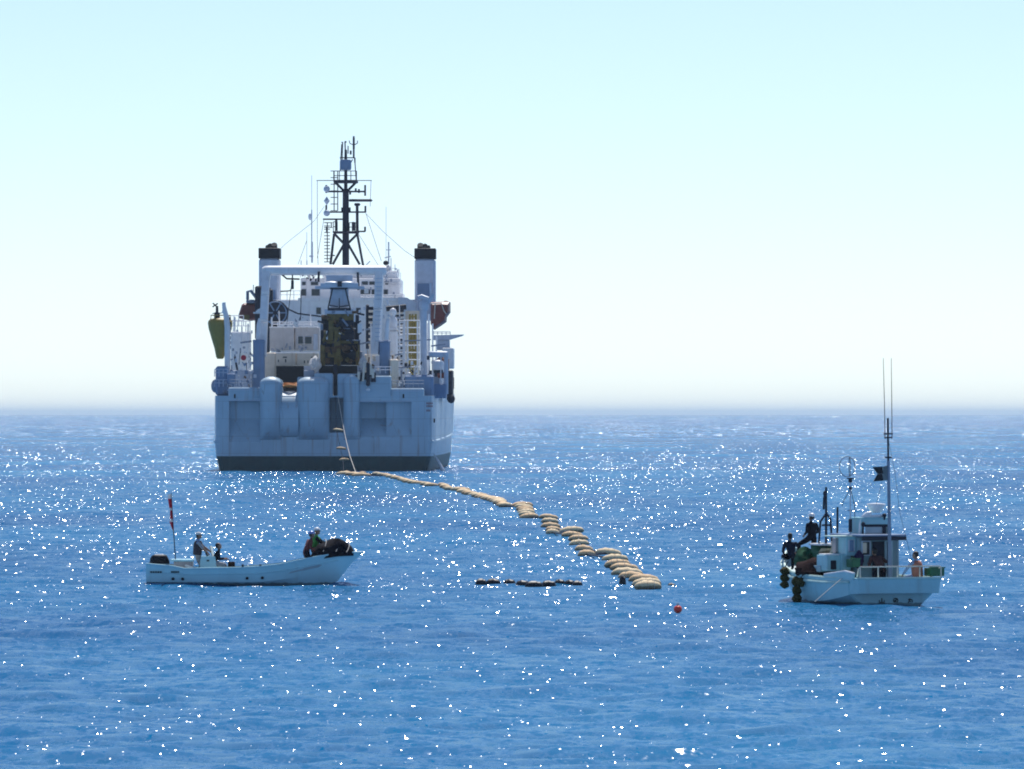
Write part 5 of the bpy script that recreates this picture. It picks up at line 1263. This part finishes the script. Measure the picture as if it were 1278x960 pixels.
person('person in a dark red top bending forward at the fishing boat wheelhouse doorway', mtx(fb) @ Vector((p0.x, 1.7, .36)), R(35),
       dict(lean=42, pelvis=(0, 0, .86), hand_l=(-.10, .55, .12), hand_r=(.30, .40, .22), nod=-25, hunch=.03, foot_l=(-.13, .05, .08), foot_r=(.14, -.1, .08)),
       dict(top='clothbrown', legs='clothdark', fore='skin'), gp)
p0 = F(1146, 718, .7)
person('person in a faded orange vest sitting on the fishing boat stern behind the rail', mtx(fb) @ Vector((p0.x, .75, .84)), R(38),
       dict(lean=8, pelvis=(0, 0, .12), twist=10, turn=15, nod=-6, hand_l=(-.42, .30, -.02), hand_r=(.16, .3, .02), foot_l=(-.25, .48, -.36), foot_r=(.1, .5, -.36), elbow_l=(-.6, -.2, .3)),
       dict(top='clothblue', legs='clothblue', vest='vestsalmon'), gp)
# ------------------------------------------------------------------ cable and its floats
def float_mesh(seed, L_=1.0, r=.22):
    """a stuffed canvas sausage: tapered tied ends, slack seams, slight bend"""
    rg = random.Random(seed); b = MB(); rings = []; n = 16
    for i in range(15):
        u = i / 14; t = u * 2 - 1; e = max(0, 1 - abs(t) ** 3.2) ** .55
        rr = r * (.16 + .84 * e) * (1 + .05 * math.sin(7 * u * 3.14 + seed) + rg.uniform(-.03, .03))
        if i in (4, 10): rr *= .93
        row = []
        for k in range(n):
            a = 2 * math.pi * k / n
            row.append(Vector((t * L_, rr * 1.1 * math.cos(a) + .05 * math.sin(2.5 * t + seed), rr * (math.sin(a) * (1 if math.sin(a) > 0 else .8)) + .06 * (1 - t * t) + .008 * math.sin(9 * u + a * 3))))
        rings.append(row)
    b.loft(rings, True, True)
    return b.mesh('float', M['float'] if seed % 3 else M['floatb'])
FM = [float_mesh(i) for i in range(7)]
def lash():
    b = MB()
    for t in (-.45, .0, .45): b.tube([(t, .245 * math.cos(u), .225 * math.sin(u) + .06 * (1 - t * t)) for u in (2 * math.pi * k / 12 for k in range(13))], .012, 4)
    return b
LM = lash().mesh('lashing', M['rope'])
GF = 'tan floats strung along the cable'
tops = []
def flt(px, py, wpx, lab, tilt=0., yaw=0., grp=GF, roll=0.):
    w = sea_at(px, py + 3, .05); s_ = FPX / w.y; L_ = wpx / s_ / 2
    o = bpy.data.objects.new('cable_float', FM[len(tops) % 7]); col.objects.link(o)
    rs = max(.85, min(1.5, (L_ / 1.05 * .5 + .5) * 1.18))
    o.location = (w.x, w.y, .06); o.rotation_euler = (roll, R(tilt), R(yaw)); o.scale = (L_, rs * 1.1, rs)
    tag(o, lab, 'float', grp)
    if w.y < 420:
        c = bpy.data.objects.new('lashing', LM); col.objects.link(c); c.parent = o
    tops.append(o.location.copy()); return o
rr_ = random.Random(5)
ORD = 'first second third fourth fifth sixth seventh eighth ninth tenth eleventh twelfth thirteenth fourteenth fifteenth sixteenth seventeenth eighteenth nineteenth twentieth twenty-first twenty-second twenty-third twenty-fourth twenty-fifth twenty-sixth twenty-seventh twenty-eighth twenty-ninth thirtieth'.split()
def pack(lst, w=.9):
    """one more float lashed in between each pair"""
    out = []
    for a, c in zip(lst, lst[1:] + [None]):
        out.append(a)
        if c: 
            m = [(p + q) / 2 + rr_.uniform(-6, 6) * (k < 2) for k, (p, q) in enumerate(zip(a[:3], c[:3]))]; h_ = (m[1] - m[0]) / 2 * w; x_ = (m[0] + m[1]) / 2
            out.append((x_ - h_, x_ + h_, m[2], rr_.uniform(-2, 7)))
    return out
def chain(lst, lab, ox=560, oy=600, sc=4.26, grp=GF, k0=0):
    for k_, q in enumerate(lst):
        x0, x1, y = q[:3]; tilt = q[3] if len(q) > 3 else rr_.uniform(-4, 4)
        flt(ox + (x0 + x1) / 2 / sc, oy + y / sc, (x1 - x0) / sc, lab.format(ORD[k_ + k0]), tilt, rr_.uniform(-8, 8), grp)
# from the ship towards the camera, cluster after cluster
la = '{} tan float counted from the big ship along the cable line'
chain(pack([(100, 205, 580), (205, 340, 592), (150, 200, 572), (340, 415, 582, 4), (400, 470, 590, 5), (430, 520, 602, 5), (485, 560, 612, 6), (520, 600, 624, 4), (545, 640, 634), (600, 690, 644, 3), (660, 745, 650, 3), (690, 785, 658, 2)]), la, 400, 480, 5.325, 'tan floats just astern of the ship')
lb_ = '{} tan float of the twisted middle stretch, counted from its ship end'
chain(pack([(775, 850, 656, 5), (790, 870, 668, 5), (820, 900, 682, 5), (890, 1000, 688, 3), (900, 1010, 702, 3), (950, 1060, 716, 4), (1000, 1090, 728, 4), (1040, 1150, 742, 3), (1080, 1220, 752, 3), (1120, 1240, 764, 3), (1160, 1240, 778, 3), (1180, 1278, 792)]), lb_, 400, 480, 5.325, 'tan floats in the twisted middle stretch')
chain([(130, 215, 70, 5), (160, 240, 80, 5), (200, 300, 92, 3), (225, 310, 104, 2), (250, 330, 120, -2)], lb_, k0=23, grp='tan floats in the twisted middle stretch')
lc = '{} tan float from the top of the farthest of four loose stacks'
chain(pack([(330, 450, 122), (355, 455, 142), (362, 460, 160), (372, 480, 184, -4)]), lc, grp='tan floats in the farthest loose stack')
ld = '{} tan float from the top of the second stack after the twisted stretch'
chain([(478, 585, 188, 5), (490, 585, 208), (488, 595, 234), (512, 600, 254), (515, 590, 268)], ld, grp='tan floats in the second stack')
le = '{} tan float from the top of the stack before the largest stack'
chain([(585, 720, 258, -4), (598, 718, 284), (635, 745, 302), (638, 748, 328), (668, 770, 358), (685, 780, 384, -3)], le, grp='tan floats in the third stack')
lf = '{} large tan float from the top of the nearest and largest stack'
chain([(775, 920, 378, 4), (812, 955, 410, -1), (825, 968, 438), (855, 1012, 460, 3), (862, 1035, 486), (900, 1045, 505), (955, 1120, 521), (972, 1130, 541), (985, 1132, 555)], lf, grp='tan floats in the nearest stack')
# the three floats hanging on the line at the ship's stern
for i, (px, py, lab) in enumerate(((422, 537, 'highest of the three tan floats hanging in a row below the ship stern'), (426, 560, 'middle of the three tan floats hanging in a row below the ship stern'), (429.5, 574, 'lowest of the three tan floats hanging in a row below the ship stern'))):
    Y = 692 - i * 2; o = bpy.data.objects.new('cable_float', FM[i]); col.objects.link(o)
    o.location = ((px - 639) / FPX * Y, Y, CAM_H + (HOR - py) / FPX * Y); o.scale = (.55, .8, .7); o.rotation_euler = (0, R((6, 4, -2)[i]), 0); tag(o, lab, 'float', 'tan floats hanging below the ship stern')
# line and cable
b = MB()
def at(px, py, Y): return Vector(((px - 639) / FPX * Y, Y, CAM_H + (HOR - py) / FPX * Y))
b.tube([at(421.5, 494, 697.5), at(424.5, 510, 696), at(428, 530, 694), at(432.5, 552, 690), at(437, 570, 684), at(443.5, 588.5, 676), at(446, 592, 672)], [.036] * 7, 6)
tag(b.build('hauling_line', M['rope']), 'thin pale line running from the ship stern slot down to the floats', 'line')
b = MB(); b.tube([at(417.5, 470, 696), at(418.5, 500, 696.5), at(420, 537, 693), at(425, 560, 690.5), at(428, 574, 688.5), at(429, 590, 672)], .03, 5)
tag(b.build('float_line', M['dark']), 'dark line carrying the three floats hanging below the ship stern', 'line')
cp = [Vector((p.x, p.y, -.02 + .12)) for p in tops]
cp.sort(key=lambda p: -p.y)
b = MB(); b.tube(cp, .045, 6); tag(b.build('submarine_cable', M['dark']), 'dark cable carried under the row of tan floats across the water', 'cable')
# black floats
GB = 'black floats in the short row'
bk = [(593, 608, 727.5), (606, 625.5, 727), (628, 644, 727), (643, 662, 728.6), (655, 678, 730.2), (675, 694, 729.5), (691, 706, 727.6), (704, 718, 728.2), (714, 727, 729)]
BM = [float_mesh(20 + i, 1.0, .17) for i in range(4)]
for m in BM: m.materials[0] = M['blackfloat']
for i, (x0, x1, y) in enumerate(bk):
    w = sea_at((x0 + x1) / 2, y + 2.2, .0); s_ = FPX / w.y
    o = bpy.data.objects.new('black_float', BM[i % 4]); col.objects.link(o); o.location = (w.x, w.y + rr_.uniform(-.5, .5), .02); o.scale = ((x1 - x0) / s_ / 2, 1, rr_.uniform(.75, 1.0)); o.rotation_euler = (0, 0, R(rr_.uniform(-10, 10)))
    tag(o, 'leftmost of the black floats in the short row left of the tan floats' if i == 0 else 'rightmost of the black floats in the short row left of the tan floats' if i == 8 else ORD[i] + ' black float from the left in the short row on the water', 'float', GB)
for px, py, w_, lab in ((777, 728, 9, 'black float stuck against the left side of the nearest tan stack'), (838, 731.5, 11, 'lone small black float right of the nearest tan stack')):
    w = sea_at(px, py + 1.5, 0); o = bpy.data.objects.new('black_float', BM[1]); col.objects.link(o); o.location = (w.x, w.y, .0); s_ = FPX / w.y; o.scale = (w_ / s_ / 2, .9, .7 if px > 800 else 1.5); tag(o, lab, 'float')
w = sea_at(846, 764.5, 0); s_ = FPX / w.y
bo = thing('marker_buoy', 'small round red buoy floating left of the fishing boat', 'buoy', (w.x, w.y, .04))
b = MB(); b.ell((0, 0, .06), (.135, .135, .125), 16, 10); b.build('body', M['red'], bo)
b = MB(); b.cyl((0, 0, .17), (0, 0, .21), .03, n=8); b.tube([(.035 * math.cos(u), 0, .22 + .035 * math.sin(u)) for u in (2 * math.pi * k / 10 for k in range(11))], .008, 5); b.build('eye_ring', M['redb'], bo)
w = sea_at(1185, 716, 0)
